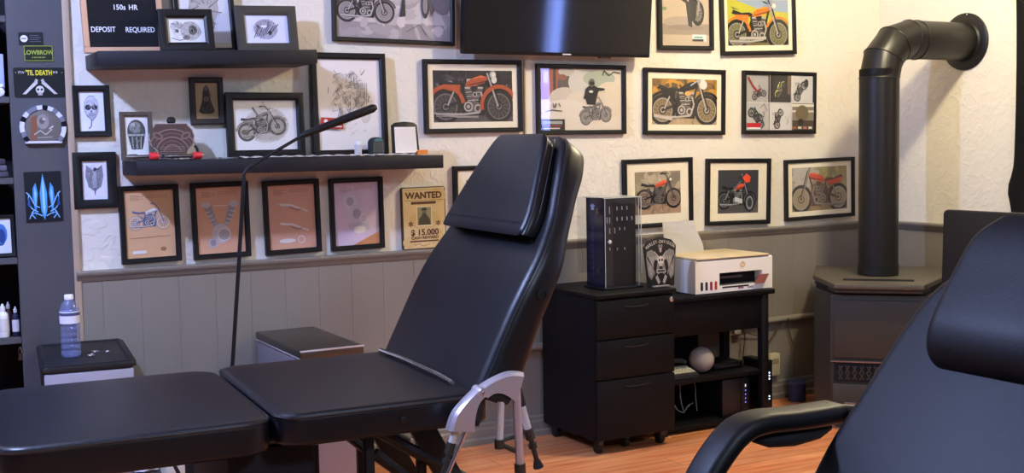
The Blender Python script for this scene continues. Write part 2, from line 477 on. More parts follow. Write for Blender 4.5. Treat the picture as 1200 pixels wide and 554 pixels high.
BASEP = [(0, 0), (.024, 0), (.024, .022), (.018, .03), (.018, .062), (.012, .07), (.012, .084), (.004, .09), (0, .09)]
struct(B().prism(BASEP, BX1+.006, -.02, GREYPAINT, lambda a, c, h: (h, -a-.0125, c)).build('baseboard_back', smooth=30))
struct(B().prism(BASEP, -3.2, -.04, GREYPAINT, lambda a, c, h: (-a-.0125, h, c)).build('baseboard_right', smooth=30))
struct(B().box(-3.974, -.018, .0, -3.95, -.0125, 2.4, TRIMWOOD, .003).build('trim_6'))

# built-in shelf unit at the left: face panel, boards, back
t = thing('built_in_shelf_unit', 'dark grey built-in shelf unit with a wide flat face panel at the left', 'shelf unit', (BX0, 0, 0))
w_ = BX1-BX0
B().box(w_-.186, -.012, 0, w_, -.0005, 2.4, PANELGREY, .002, 1).box(0, -.012, 0, .06, -.0005, 2.4, PANELGREY).box(0, 0, 0, .02, .3, 2.4, PANELGREY).box(w_-.022, .0, 0, w_, .3, 2.4, PANELGREY).build('face_panel', t)
B().box(.02, .285, .0, w_-.022, .3, 2.4, BLACKMATTE).build('back_panel', t)
for z in (.34, .622, .903, 1.183, 1.464, 1.742, 2.03, 2.38): B().box(.021, -.010, z-.011, w_-.187, .284, z+.011, PANELGREY, .0015, 1).build('shelf_board', t)
SHX = -4.158                                    # right edge of the visible openings
def at_shelf(x): return SHX-x
b = B(); b.box(-.09, 0, 0, -.004, .16, .15, pm('pale_blue_card', 'b9bfdd', .6), .002).box(-.09, -.0006, .03, -.03, 0, .12, ink('2f6f8c'))
tag(b.build('storage_box'), 'pale blue card box on the upper board of the left shelf unit', 'box', loc=(-4.16, .06, 1.4765))
b = B(); b.prism(rrect(.07, .03, .012), 0, .055, pm('white_towel', 'e8e6ee', .9), lambda a, c, h: (a, h-.02, c+.015), .004)
b.box(-.034, -.019, .03, .034, .034, .045, MATS['white_towel'], .006)
tag(b.build('folded_towel'), 'small white folded towel before the pale blue box on the left shelf', 'towel', loc=(-4.207, .02, 1.4765))
b = B()
for k, (dz, c) in enumerate(((0, '4a4852'), (.022, '5c5a66'), (.044, '3b3942'))): b.box(-.1+.004*k, 0, dz, -.004-.004*k, .12, dz+.021, pm('cloth_'+c, c, .95), .007, 2)
tag(b.build('folded_cloth'), 'grey folded cloth pile on the middle board of the left shelf unit', 'cloth', loc=(-4.166, .01, 1.1955))
def blue_print(A, w, h):
    A.ell(w*.55, h*.55, w*.3, h*.3, '3f78c0'); A.ell(w*.6, h*.5, w*.16, h*.2, '1d3f86'); A.ring(w*.55, h*.32, w*.1, w*.16, '23407c', 180, 360)
frame('small black frame with a blue print standing on the left shelf unit', 'picture', None, -4.210, .9165, .10, .148, blue_print, y=.025, d=.016, bw=.013, bg='dfe3f2', lean=-.06)
def bottle(name, label, x, y, z, r, h, bm_, capm, lbl):
    t = thing(name, label, 'bottle', (x, y, z), group=None)
    B().lathe([(r*.9, 0), (r, .004), (r, h*.62), (r*.9, h*.7), (r*.42, h*.78), (r*.42, h*.82)], bm_, 18).build('body', t)
    B().lathe([(r*.5, h*.8), (r*.5, h*.9), (r*.28, h*.93), (r*.16, h)], capm, 16).build('cap', t)
    B().lathe([(r*1.02, h*.16), (r*1.02, h*.56)], lbl, 18, cap=False).build('bottle_label', t)
bottle('ink_bottle', 'white plastic bottle on the lowest visible board of the left shelf', -4.213, .02, .6345, .02, .118, WHITEPL, WHITEPL, ink('d8d6d0'))
bottle('ink_bottle', 'brown ink bottle with pale pointed cap between white and navy bottles', -4.192, .05, .6345, .013, .12, ink('3a1f18'), ink('b9b4b4'), ink('5a2a22'))
bottle('ink_bottle', 'navy ink bottle with a white label nearest the grey face panel', -4.172, .02, .6345, .0125, .105, ink('20203a'), ink('c9c4c8'), ink('cfcad2'))
t = thing('bulldog_clip', 'small silver clip hanging under a board of the left shelf unit', 'clip', (-4.166, -.0105, .552))
B().prism([(-.008, 0), (.008, 0), (.004, .024), (-.004, .024)], 0, .004, CHROME, FRONT).build('jaw', t)
B().tube([(-.005, -.002, .024), (-.004, -.002, .04), (0, -.002, .047), (.004, -.002, .04), (.005, -.002, .024)], .0012, CHROME, 6).build('wire_loop', t)

# stickers and plaques on the grey face panel
PY = -.0121
t = thing('sticker_card', 'small black card with a white round badge, topmost on the grey panel', 'sticker', (-4.079, PY, 1.653), (0, -.03, 0))
b = B().box(-.04, -.002, 0, .04, 0, .045, ink('17171b')); b.build('card', t)
b = B(); A = Art(b, -.04, 0, -.0022); A.ell(.017, .023, .012, .012, 'e4e2ee'); A.rect(.009, .02, .016, .006, '8a8896')
for k in range(4): A.rect(.036, .012+.007*k, .036-.006*(k % 2), .002, '5f5e66')
b.build('emblem', t)
t = thing('novelty_plate', 'small black plate with green border and green lettering on the grey panel', 'plate', (-4.057, PY-.002, 1.598), (0, -.02, 0), None)
B().prism(rrect(.096, .055, .005, x0=-.048, y0=0), 0, .002, ink('1a1d12'), FRONT).build('plate', t)
b = B(); A = Art(b, -.048, 0, -.0022)
for r in ((.001, .001, .094, .0022), (.001, .0518, .094, .0022), (.001, .001, .0022, .053), (.0928, .001, .0022, .053)): A.rect(*r, '93a83e')
text_into(b, 'LOWBROW', .021, 0, .0235, -.0028, ink('9bb03f'), .02, sx=.86);
for k in range(7): A.rect(.026+.0065*k, .011, .004+.0015*(k % 2), .0045, '7f9038')
b.build('lettering', t)
t = thing('novelty_plate', 'black plate with yellow lettering over two hands and a skull on grey panel', 'plate', (-4.058, PY, 1.472), (0, -.012, 0))
B().prism(rrect(.168, .104, .008, x0=-.084, y0=0), 0, .002, ink('131314'), FRONT).build('plate', t)
b = B(); A = Art(b, -.084, 0, -.0022)
for sx in (-1, 1):
    q = lambda pts: [(.084+sx*p[0], p[1]) for p in pts]
    A.poly(q([(.058, .012), (.05, .02), (.02, .052), (.008, .056), (.006, .05), (.016, .04), (.03, .028), (.046, .012)]), 'c9c6c0')
    A.poly(q([(.02, .05), (.012, .066), (.004, .06), (.01, .05)]), 'b5b2ac')
A.ell(.084, .027, .014, .014, 'd0cdc8'); A.rect(.077, .008, .014, .012, 'c0bdb8')
for sx in (-1, 1): A.ell(.084+sx*.006, .028, .004, .004, '1b1b1c')
for k in range(3): A.rect(.079+k*.004, .009, .001, .007, '1b1b1c')
text_into(b, "'TIL DEATH", .024, 0, .078, -.0028, ink('e0d23a'), .03, sx=.72); text_into(b, "FTW", .012, -.058, .083, -.0028, ink('b9b7b4'), .02, sx=.8)
A.rect(.13, .084, .006, .008, 'a5a3a0'); A.rect(.139, .084, .006, .008, 'a5a3a0')
for sx in (-1, 1): A.ell(.084+sx*.076, .087, .002, .002, '8a8885')
b.build('lettering', t)
t = thing('engraved_plaque', 'clear faceted round plaque with a flat base fixed to the grey panel', 'plaque', (-4.056, PY, 1.312))
def dshape(r, flat): 
    a0 = math.asin(flat/r); return [(r*math.cos(a0+(PI-2*a0)*k/26), .056+r*math.sin(a0+(PI-2*a0)*k/26)) for k in range(27)]
pm('facet_mid', '9a9cb0', .15, .5); pm('facet_dark', '2a2a36', .12, .6); pm('facet_pale', 'e4e6f4', .15, .2)
B().prism(dshape(.064, -.05), .002, .016, pm('engraved_acrylic', '7d7874', .16, .3), FRONT, .002).build('disc', t)
tt = bmesh.new(); b = B(); N = 18
for k in range(N):
    a0 = math.asin(-.052/.076); t0 = a0+(PI-2*a0)*k/N; t1 = a0+(PI-2*a0)*(k+1)/N
    c = (pm('facet_mid', '9a9cb0', .15, .5), pm('facet_dark', '2a2a36', .12, .6), pm('facet_pale', 'e4e6f4', .15, .2), MATS['facet_mid'])[(0, 2, 2, 1, 0, 2, 0, 2, 1, 2, 0, 0, 2, 1, 2, 2, 0, 1)[k]] if k else pm('facet_mid', '9a9cb0', .15, .5)
    p = lambda r, t_: (r*math.cos(t_), .056+r*math.sin(t_))
    b.prism([p(.062, t0), p(.077, t0), p(.077, t1), p(.062, t1)], .001, .02, c, FRONT)
b.prism([(-.06, .0), (.06, .0), (.06, .008), (-.06, .008)], .001, .02, MATS['facet_pale'], FRONT)
b.build('faceted_rim', t)
b = B(); A = Art(b, 0, 0, -.0163)
A.poly([(-.04, .012), (-.022, .012), (-.018, .1), (-.038, .09)], '7d5038')
A.ell(.0, .075, .02, .026, '8b8683'); A.ell(-.003, .078, .009, .011, '5a5653'); A.ell(.004, .084, .006, .004, 'b5b0ae'); A.line([(-.03, .03), (-.01, .045), (.008, .03), (.03, .05)], .004, 'aaa6a3'); A.line([(-.02, .02), (.03, .022)], .003, '9a9693')
A.line([(.02, .05), (.034, .06)], .004, 'c9c6c2')
b.build('engraving', t)
t = thing('pinstripe_panel', 'black panel with a symmetrical blue pinstripe design low on the grey panel', 'artwork', (-4.063, PY, 1.037), (0, -.012, 0))
B().box(-.061, -.004, 0, .061, 0, .176, ink('0e0f17')).build('panel', t)
b = B(); A = Art(b, 0, 0, -.0042)
for sx in (-1, 1):
    q = lambda pts: [(sx*p[0], p[1]) for p in pts]
    A.poly(q([(0, .17), (.006, .135), (.012, .1), (.01, .04), (0, .005)]), '4b9fe0'); A.poly(q([(0, .16), (.003, .12), (.004, .05), (0, .02)]), 'a8d4f4')
    A.poly(q([(.024, .138), (.034, .12), (.036, .085), (.028, .02), (.018, .1)]), '3f8fd6'); A.poly(q([(.027, .125), (.031, .1), (.027, .05), (.023, .1)]), '8fc6f0')
    for pts in ([(.014, .05), (.03, .06), (.044, .09), (.056, .105)], [(.02, .035), (.042, .05), (.05, .075), (.048, .1)], [(.006, .02), (.026, .03), (.04, .03), (.05, .012)], [(.03, .012), (.042, .03), (.03, .044)]):
        pts = [(p.x, p.y) for p in smooth_path([(x_, y_, 0) for x_, y_ in pts], 4)]
        A.line(q(pts), .0035, '7fbdf0')
    A.poly(q([(.044, .05), (.054, .06), (.05, .09), (.046, .075)]), '1f4f9c')
b.build('design', t)

# ================================================================== FLOATING SHELVES
ROLL1 = .027
def shelf(label, x0, x1, z0, z1, roll):
    b = B(); W = x1-x0
    b.box(0, -.25, 0, W, 0, z1-z0, pm('shelf_black', '1a191f', .5, spec=.3, bump=(60, .0004, 4)), .003, 2)
    o = b.build('floating_shelf'); tag(o, label, 'shelf', loc=(x0, -.0015, z0), rot=(0, -roll, 0)); return o
shelf('thick black floating shelf holding the letter board, upper of the two wall shelves', -3.899, -3.119, 1.5695, 1.620, ROLL1)
shelf('long black floating shelf full of small frames, lower of the two wall shelves', -3.789, -2.612, 1.1935, 1.245, -.003)
def top1(x): return 1.6205+.027*(x+3.899)+.0008
def top2(x): return 1.2455-.003*(x+3.789)+.0008

# letter board
t = thing('letter_board', 'black felt letter board in an oak frame with white letters on upper shelf', 'letter board', (-3.781, -.10, top1(-3.781)), (-.07, -ROLL1, 0))
W, H = .278, .36
b = B()
for q in ((-W/2, 0, W/2, .02), (-W/2, H-.02, W/2, H), (-W/2, .0201, -W/2+.02, H-.0201), (W/2-.02, .0201, W/2, H-.0201)): b.box(q[0], -.02, q[1], q[2], 0, q[3], OAK, .002, 1)
b.build('frame', t)
b = B().box(-W/2+.019, -.012, .019, W/2-.019, -.003, H-.019, pm('black_felt', '0f0f12', .95))
for k in range(40): b.box(-W/2+.0195, -.0135, .022+k*.008, W/2-.0195, -.012, .027+k*.008, MATS['black_felt'])
b.build('felt_board', t)
wl = pm('white_letters', 'eceaf0', .5)
for wd, x_, z_, al, sx_ in (('DEPOSIT', -.112, .074, 'LEFT', .82), ('REQUIRED', .108, .073, 'RIGHT', .82), ('150s', -.032, .152, 'LEFT', .9), ('HR', .054, .152, 'RIGHT', .9)):
    b = B(); text_into(b, wd, .026, x_, z_, -.0142, wl, .012, al, sx_, 1.02); b.build('word', t)

# ---- artwork functions
def hatch(A, cx, cy, rx, ry, n, cols, seed, ln=.1, wd=.0011, ang=None):
    rr = random.Random(seed)
    for k in range(n):
        t = rr.random()*2*PI; q = math.sqrt(rr.random()); x = cx+rx*q*math.cos(t); y = cy+ry*q*math.sin(t)
        a = (ang if ang is not None else t+PI/2)+rr.uniform(-.4, .4); l_ = ln*max(rx, ry)*rr.uniform(.4, 1.4)
        A.line([(x-l_*math.cos(a), y-l_*math.sin(a)), (x+l_*math.cos(a), y+l_*math.sin(a))], wd*rr.uniform(.6, 1.4), rr.choice(cols))
def sk_bike(A, w, h):
    A.ell(w*.52, h*.5, w*.36, h*.36, 'cfc8bf'); A.ell(w*.55, h*.45, w*.3, h*.27, 'bdb5aa')
    moto(A, w*.2, h*.36, w*.5, False, '8a8172', 'a29a8c', '4b463f', '5b564d', '8d8577', .18, True, 'b0a898')
    A.ell(w*.17, h*.36, w*.06, h*.055, '6f6a52'); A.line([(w*.3, h*.86), (w*.38, h*.7), (w*.33, h*.6)], .006, '6b6458')
    hatch(A, w*.52, h*.5, w*.34, h*.34, 110, ('8d8678', 'b5aea2', '6d665a', 'a59d90'), 28, .1, .0011, .5)
def sk_skull(A, w, h):
    A.ell(w*.5, h*.6, w*.3, h*.3, 'b9b9cc'); A.ell(w*.5, h*.62, w*.25, h*.26, 'd6d6e2')
    for sx in (-1, 1): A.ell(w*(.5+.13*sx), h*.6, w*.12, h*.07, '2c2c36')
    A.line([(w*.4, h*.61), (w*.6, h*.61)], .002, '2c2c36'); A.ell(w*.5, h*.5, w*.03, h*.03, '54545f'); A.ell(w*.5, h*.42, w*.14, h*.05, 'a5a5b6')
    for k in range(4): A.ell(w*(.36+.09*k), h*(.76+.02*(k % 2)), w*.02, h*.012, '8d8da0')
    A.line([(w*.3, h*.4), (w*.52, h*.26), (w*.68, h*.38)], .003, '85859a'); A.line([(w*.5, h*.3), (w*.46, h*.12), (w*.36, h*.06)], .004, '6d6d80')
    hatch(A, w*.5, h*.6, w*.3, h*.3, 60, ('8f8f9e', '6d6d7c', 'b4b4c2', 'c9c9d6'), 21, .16, .0009)
def sk_bird(A, w, h):
    for sx in (-1, 1):
        A.poly([(w*.5, h*.74), (w*(.5+.32*sx), h*.9), (w*(.5+.36*sx), h*.6), (w*(.5+.26*sx), h*.34), (w*.5, h*.2)], '8a8a98')
        for k in range(4): A.line([(w*(.5+.05*sx), h*.7), (w*(.5+(.32-.05*k)*sx), h*(.75-.13*k))], .0012, '4d4d5a')
    A.ell(w*.5, h*.52, w*.09, h*.26, 'b7b7c4'); A.ell(w*.53, h*.78, w*.08, h*.05, '3a3a46'); A.poly([(w*.58, h*.79), (w*.8, h*.84), (w*.6, h*.75)], '4a4a56')
    A.poly([(w*.45, h*.3), (w*.55, h*.3), (w*.5, h*.08)], '4a4a56')
    hatch(A, w*.5, h*.55, w*.32, h*.34, 80, ('8f8f9e', '6d6d7c', 'b4b4c2', 'c9c9d6'), 22, .16, .0009, 1.4)
def sk_dark_shape(A, w, h):
    A.poly([(w*.5, h*.94), (w*.62, h*.86), (w*.7, h*.5), (w*.86, h*.2), (w*.72, h*.14), (w*.3, h*.14), (w*.14, h*.2), (w*.3, h*.5), (w*.38, h*.86)], '43382d')
    A.ell(w*.5, h*.84, w*.09, h*.06, '6c6152'); A.ell(w*.5, h*.4, w*.22, h*.18, '2e261f'); A.ell(w*.5, h*.55, w*.12, h*.07, '857560')
    for k in range(6): A.line([(w*(.3+.08*k), h*.24), (w*(.34+.065*k), h*.5)], .0012, '6d5f4d')
    hatch(A, w*.5, h*.5, w*.24, h*.36, 70, ('5d5142', '2a231d', '7d6e59', '3d342a'), 23, .16, .001, 1.5)
def sk_dome(A, w, h):
    A.ell(w*.5, h*.62, w*.4, h*.3, '4d4f4c'); A.ell(w*.45, h*.72, w*.26, h*.14, '8c8f8c'); A.ell(w*.36, h*.78, w*.08, h*.05, 'c9ccc9')
    A.rect(w*.1, h*.5, w*.8, h*.05, 'a9aca8'); A.poly([(w*.14, h*.5), (w*.86, h*.5), (w*.74, h*.16), (w*.26, h*.16)], '3c3e3b')
    for k in range(3): A.line([(w*(.3+.2*k), h*.48), (w*(.34+.16*k), h*.18)], .004, 'a5a8a4')
    hatch(A, w*.5, h*.5, w*.36, h*.34, 90, ('2c2e2c', '6b6e6a', '8f928e', '3f413f'), 24, .14, .001, 1.3)
def sk_eye_skull(A, w, h):
    A.ell(w*.62, h*.48, w*.28, h*.4, 'b9b4b0'); A.ell(w*.68, h*.52, w*.12, h*.2, '4c4845'); A.ell(w*.68, h*.52, w*.06, h*.1, '232120'); A.ell(w*.5, h*.22, w*.1, h*.1, '6d6965')
    for k in range(6):
        a = .8+.36*k; A.ell(w*.26+w*.12*math.cos(a), h*.5+h*.25*math.sin(a), w*.09, h*.1, ('9a9592', 'c7c3bf')[k % 2], rot=a)
    A.ell(w*.26, h*.48, w*.05, h*.08, '5d5955'); A.line([(w*.1, h*.2), (w*.3, h*.1), (w*.5, h*.15)], .003, '6d6965')
    hatch(A, w*.5, h*.48, w*.4, h*.38, 110, ('8d8884', '6a6561', 'b4afab', 'd5d1cd'), 25, .12, .001)
def sk_portrait(A, w, h):
    A.ell(w*.5, h*.6, w*.3, h*.26, 'b5aea8')
    for k in range(9):
        a = k*.7; A.line([(w*.5+w*.1*math.cos(a), h*.6+h*.06*math.sin(a)), (w*.5+w*.36*math.cos(a+.5), h*.58+h*.3*math.sin(a+.5))], .004, ('6d6762', '938c86')[k % 2])
    A.ell(w*.56, h*.36, w*.14, h*.12, '8b847e'); A.ell(w*.52, h*.5, w*.09, h*.07, '55504c'); A.line([(w*.5, h*.3), (w*.56, h*.14), (w*.48, h*.1)], .006, '86807a')
    A.rect(0, 0, w, h*.08, 'd8c8ac')
    hatch(A, w*.5, h*.55, w*.3, h*.34, 90, ('8d8681', '6d6762', 'b0a9a3'), 27, .12, .0013)
def sk_wolf(A, w, h):
    A.ell(w*.48, h*.5, w*.28, h*.36, 'b5b3c6')
    for k in range(9): A.line([(w*(.2+.05*k), h*(.2+.02*k)), (w*(.34+.055*k), h*(.62+.03*(k % 3)))], .0035, ('3d3c48', '7d7b8c')[k % 2])
    A.poly([(w*.26, h*.7), (w*.3, h*.5), (w*.36, h*.56)], '4a4956'); A.ell(w*.58, h*.36, w*.04, h*.08, '24232c'); A.ell(w*.44, h*.6, w*.07, h*.05, 'eceaf4')
    hatch(A, w*.48, h*.5, w*.3, h*.36, 110, ('5a5967', '8d8c9b', 'bcbbc9', '3a3944'), 26, .12, .001, .9)
def sk_tall(A, w, h):
    rr = random.Random(3)
    for k in range(16): A.ell(w*rr.uniform(.25, .78), h*rr.uniform(.36, .8), w*rr.uniform(.06, .14), h*rr.uniform(.03, .07), rr.choice(('dcd4cc', 'd6cdc5', 'e0d9d2')), 10, rr.random()*3)
    for k in range(150):
        x = w*(.5+rr.gauss(0, .15)); y = h*rr.uniform(.34, .84); a = rr.choice((1.5, 1.4, .2, .9, 2.2)); l_ = w*rr.uniform(.03, .11)
        if .16*w < x < .84*w: A.line([(x, y), (x+l_*math.cos(a), y+l_*math.sin(a))], rr.uniform(.0012, .003), rr.choice(('8f857b', 'a79d94', 'bcb2a9', '776d64')))
    for k in range(40):
        x = w*rr.uniform(.2, .8); y = h*rr.uniform(.16, .36); A.line([(x, y), (x+w*rr.uniform(-.05, .05), y+h*rr.uniform(-.015, .02))], .0015, rr.choice(('bdb3aa', 'cfc6be', 'a79d94')))
    A.poly([(w*.31, h*.3), (w*.42, h*.3), (w*.385, h*.38), (w*.37, h*.5), (w*.365, h*.54), (w*.36, h*.5), (w*.345, h*.38)], 'a59b92')
    for k in range(4): A.line([(w*(.325+.01*k), h*(.32+.045*k)), (w*(.405-.01*k), h*(.32+.045*k))], .002, '7d746b')
    for k in range(6): A.line([(w*(.62+.03*k), h*.46), (w*(.63+.03*k), h*.74)], .0022, '8d837a')
def patent(kind):
    def f(A, w, h):
        for k in range(5): A.line([(w*.12, h*(.93-.018*k)), (w*(.3+.1*(k % 2)), h*(.93-.018*k))], .0012, '8a6240')
        for k in range(3): A.line([(w*.45, h*(.93-.02*k)), (w*.88, h*(.93-.02*k))], .0012, 'a07a55')
        WH = 'e6e0dc'; G = '8d8a96'
        if kind == 0:
            for cx in (.2, .78): A.ring(w*cx, h*.52, w*.09, w*.115, WH); A.ell(w*cx, h*.52, w*.04, w*.04, G)
            moto(A, w*.21, h*.52, w*.56, False, WH, 'c9c4c6', '6a6a86', 'c8a888', WH, 0, False, 'c09a74', lamp=False)
            A.line([(w*.08, h*.3), (w*.9, h*.31)], .0012, '8a6240'); A.rect(w*.12, h*.06, w*.28, h*.05, 'ece6e0')
            A.ell(w*.75, h*.12, w*.06, h*.03, 'a57d58')
        elif kind == 1:
            for sx in (-1, 1):
                A.poly([(w*(.5+.05*sx), h*.42), (w*(.5+.16*sx), h*.42), (w*(.5+.34*sx), h*.7), (w*(.5+.2*sx), h*.74)], 'a39c9e')
                for k in range(4): A.line([(w*(.5+(.08+.045*k)*sx), h*(.46+.06*k)), (w*(.5+(.18+.045*k)*sx), h*(.44+.06*k))], .003, WH)
                A.ell(w*(.5+.3*sx), h*.74, w*.1, h*.05, 'c8c2c2')
            A.line([(w*.36, h*.72), (w*.64, h*.72)], .003, WH)
            A.ell(w*.5, h*.3, w*.2, h*.15, 'cbc5c6'); A.ell(w*.56, h*.28, w*.13, h*.1, 'b3acae'); A.ring(w*.56, h*.28, w*.12, w*.14, WH); A.ell(w*.32, h*.16, w*.11, h*.08, 'bdb6b6'); A.ell(w*.32, h*.16, w*.06, h*.05, '9a9394')
        elif kind == 2:
            for oy in (.66, .36):
                A.poly([(w*.22, h*(oy+.06)), (w*.5, h*(oy+.04)), (w*.86, h*(oy-.08)), (w*.84, h*(oy-.095)), (w*.5, h*(oy+.005)), (w*.26, h*(oy+.02))], WH)
                A.line([(w*.45, h*oy), (w*.6, h*(oy-.06)), (w*.72, h*(oy-.04))], .0025, '6f6668')
            for cx in (.2, .82): A.ring(w*cx, h*.62, w*.12, w*.13, 'd9b9a0')
            A.ell(w*.38, h*.13, w*.18, h*.035, WH); A.ring(w*.68, h*.14, w*.06, w*.08, WH)
        else:
            A.ell(w*.36, h*.7, w*.16, h*.14, 'd5d0de'); A.ell(w*.36, h*.7, w*.08, h*.07, 'b2acc0'); A.ell(w*.5, h*.5, w*.18, h*.16, 'cdc7d8'); A.ell(w*.5, h*.5, w*.09, h*.08, 'a9a3ba')
            A.poly([(w*.3, h*.34), (w*.74, h*.4), (w*.78, h*.24), (w*.5, h*.18), (w*.34, h*.24)], 'c3bdcf'); A.ell(w*.56, h*.24, w*.14, h*.06, WH); A.ring(w*.66, h*.42, w*.08, w*.1, WH)
            A.poly([(w*.4, 0), (w, 0), (w, h*.2), (w*.7, h*.1)], 'c98a5e')  # warm paper left clear of the lilac reflection painted over this print
    return f

frame('ornate dark frame with a skull sketch, leaning in front of the letter board', 'picture', 'drawings on the upper shelf', -3.578, top1(-3.578), .192, .148, sk_eye_skull, y=-.172, d=.022, bw=.03, fm=FRAMEBLK, roll=.032, lean=-.12, bg='e2dfdc')
frame('tall black frame with a pencil portrait, half hidden behind the ornate skull frame', 'picture', 'drawings on the upper shelf', -3.474, top1(-3.474), .226, .29, sk_portrait, y=-.045, d=.018, bw=.02, roll=.03, lean=-.09, bg='d9d4d8')
frame('wide dark grey frame with a wolf sketch at the right end of the upper shelf', 'picture', 'drawings on the upper shelf', -3.259, top1(-3.259), .232, .172, sk_wolf, y=-.10, d=.018, bw=.033, fm=FRAMEGREY, roll=.028, lean=-.1, bg='dddcf0')
frame('small black frame with a skull in dark glasses beside the grey panel', 'picture', None, -3.887, 1.332, .128, .183, sk_skull, bw=.021, roll=.012, bg='e9e9f6')
frame('black frame with a bird sketch, directly below the skull in dark glasses', 'picture', None, -3.888, 1.076, .150, .202, sk_bird, bw=.032, roll=.0, bg='e6e6f4')
frame('narrow taupe frame with a grey domed shape at the left end of lower shelf', 'picture', 'frames on the lower shelf', -3.752, top2(-3.752), .112, .172, sk_dome, y=-.095, d=.016, bw=.016, fm=FRAMETAUPE, lean=-.06, bg='dcdcd8')
frame('small dark brown frame with a dark figure on tan paper hanging above lower shelf', 'picture', None, -3.473, 1.374, .124, .174, sk_dark_shape, bw=.02, fm=FRAMEBRN, roll=.01, bg='b59a72')
frame('black frame with a pencil motorcycle sketch standing on the lower shelf', 'picture', 'frames on the lower shelf', -3.262, top2(-3.262), .303, .246, sk_bike, y=-.045, d=.02, bw=.029, lean=-.05, bg='e4e0dc')
tallf = frame('tall black frame with a faint grey street drawing standing on the lower shelf', 'picture', 'frames on the lower shelf', -2.915, top2(-2.915), .312, .404, sk_tall, y=-.035, d=.02, bw=.024, lean=-.04, bg='ece4de')
PL = ['black frame with a tan motorcycle patent print, leftmost below the lower shelf', 'black frame with a tan patent print of a two-cylinder engine below the shelf',
      'black frame with a tan patent print of curved parts, third below the lower shelf', 'black frame with a tan patent print painted with lilac glass reflection, rightmost below the lower shelf']
for k, (x, z, w, h, r) in enumerate(((-3.698, .868, .216, .285, .012), (-3.435, .868, .218, .288, .014), (-3.154, .868, .226, .287, .018), (-2.886, .868, .227, .288, .01))):
    frame(PL[k], 'picture', 'patent prints below the lower shelf', x, z, w, h, patent(k), bw=.019, roll=r, bg=('dcae82', 'dba988', 'd8a68c', 'd6c4d6')[k])  # lilac ground of the last print paints a cool reflection in its glass

# ---- photographs to the right
def mottle(A, x, y, w, h, cols, n, seed, r=.06):
    rr = random.Random(seed)
    for k in range(n): A.ell(x+w*rr.random(), y+h*rr.random(), w*r*rr.uniform(.4, 1.3), h*r*rr.uniform(.4, 1.5), rr.choice(cols), 8, rr.random()*3)
def ph_dirt(A, w, h):
    A.rect(0, h*.62, w, h*.38, 'd8d3d4'); A.rect(0, 0, w, h*.2, '9a9296'); A.rect(0, h*.2, w, h*.42, 'c6bfc0')
    mottle(A, 0, h*.62, w, h*.38, ('e2dddd', 'c4bdbf', 'd0cacb'), 24, 3, .1); mottle(A, 0, 0, w, h*.6, ('b5aeb0', 'cdc7c8', 'a49da0'), 50, 4, .09)
    moto(A, w*.09, h*.33, w*.32, False, '4a4548', 'b8b2b4', '2b282b', '3a363a', 'a59fa2', 0, True, '8c8588')
    A.poly([(w*.22, h), (w*.3, h), (w*.28, h*.78), (w*.25, h*.5), (w*.2, h*.46), (w*.24, h*.7)], '2c292c')
    A.poly([(w*.36, h), (w*.46, h), (w*.46, h*.7), (w*.42, h*.5), (w*.38, h*.5)], '4d474b')
    A.poly([(w*.5, h), (w*.6, h), (w*.58, h*.78), (w*.53, h*.74), (w*.49, h*.5), (w*.47, h*.5)], '6b6468')
    A.poly([(w*.54, h*.82), (w*.61, h*.82), (w*.59, h*.55), (w*.595, h*.3), (w*.54, h*.28), (w*.565, h*.5)], '37333a')
    A.ell(w*.77, h*.45, w*.035, h*.17, '3a363a'); A.ell(w*.77, h*.45, w*.022, h*.11, '8c868a'); A.poly([(w*.76, h*.9), (w*.82, h*.86), (w*.86, h*.4), (w*.82, h*.3), (w*.79, h*.6)], '5d575b')
    A.ell(w*.92, h*.52, w*.09, h*.18, '7e787c'); A.line([(w*.6, h*.1), (w*.72, h*.2), (w*.78, h*.06)], .003, '6e686c')
    A.line([(w*.72, h*.88), (w*.8, h*.84)], .006, '2b282b')
def ph_indian(A, w, h):
    A.rect(0, 0, w, h*.34, '56504f'); A.rect(0, h*.6, w, h*.4, '2f2a2c'); A.rect(0, h*.34, w, h*.26, '3f393a')
    for k in range(7): A.rect(w*(.03+.14*k), h*(.7+.05*(k % 3)), w*.07, h*.05, ('6f7071', '8a8a86', '4a4a52')[k % 3])
    A.rect(w*.42, h*.7, w*.14, h*.14, 'b9b1a2')
    mottle(A, 0, h*.6, w, h*.4, ('1f1b1d', '39343a', '4a4648', '262124'), 40, 1); mottle(A, 0, 0, w, h*.3, ('4d4847', '5f5957', '46413f'), 40, 2, .08)
    moto(A, w*.15, h*.3, w*.67, False, 'a9502e', 'a8a29a', '2a2526', '2a2626', '6f6a65', 0, True, '3f3a39')
    A.ring(w*.15, h*.3, w*.2, w*.245, 'ab5231', 10, 150); A.ring(w*.82, h*.3, w*.2, w*.245, 'a9502e', 30, 190); A.line([(w*.0, h*.18), (w*.3, h*.1), (w*.55, h*.1)], .008, '96918b')
    A.ell(w*.76, h*.82, w*.035, h*.07, 'd6d2c8')
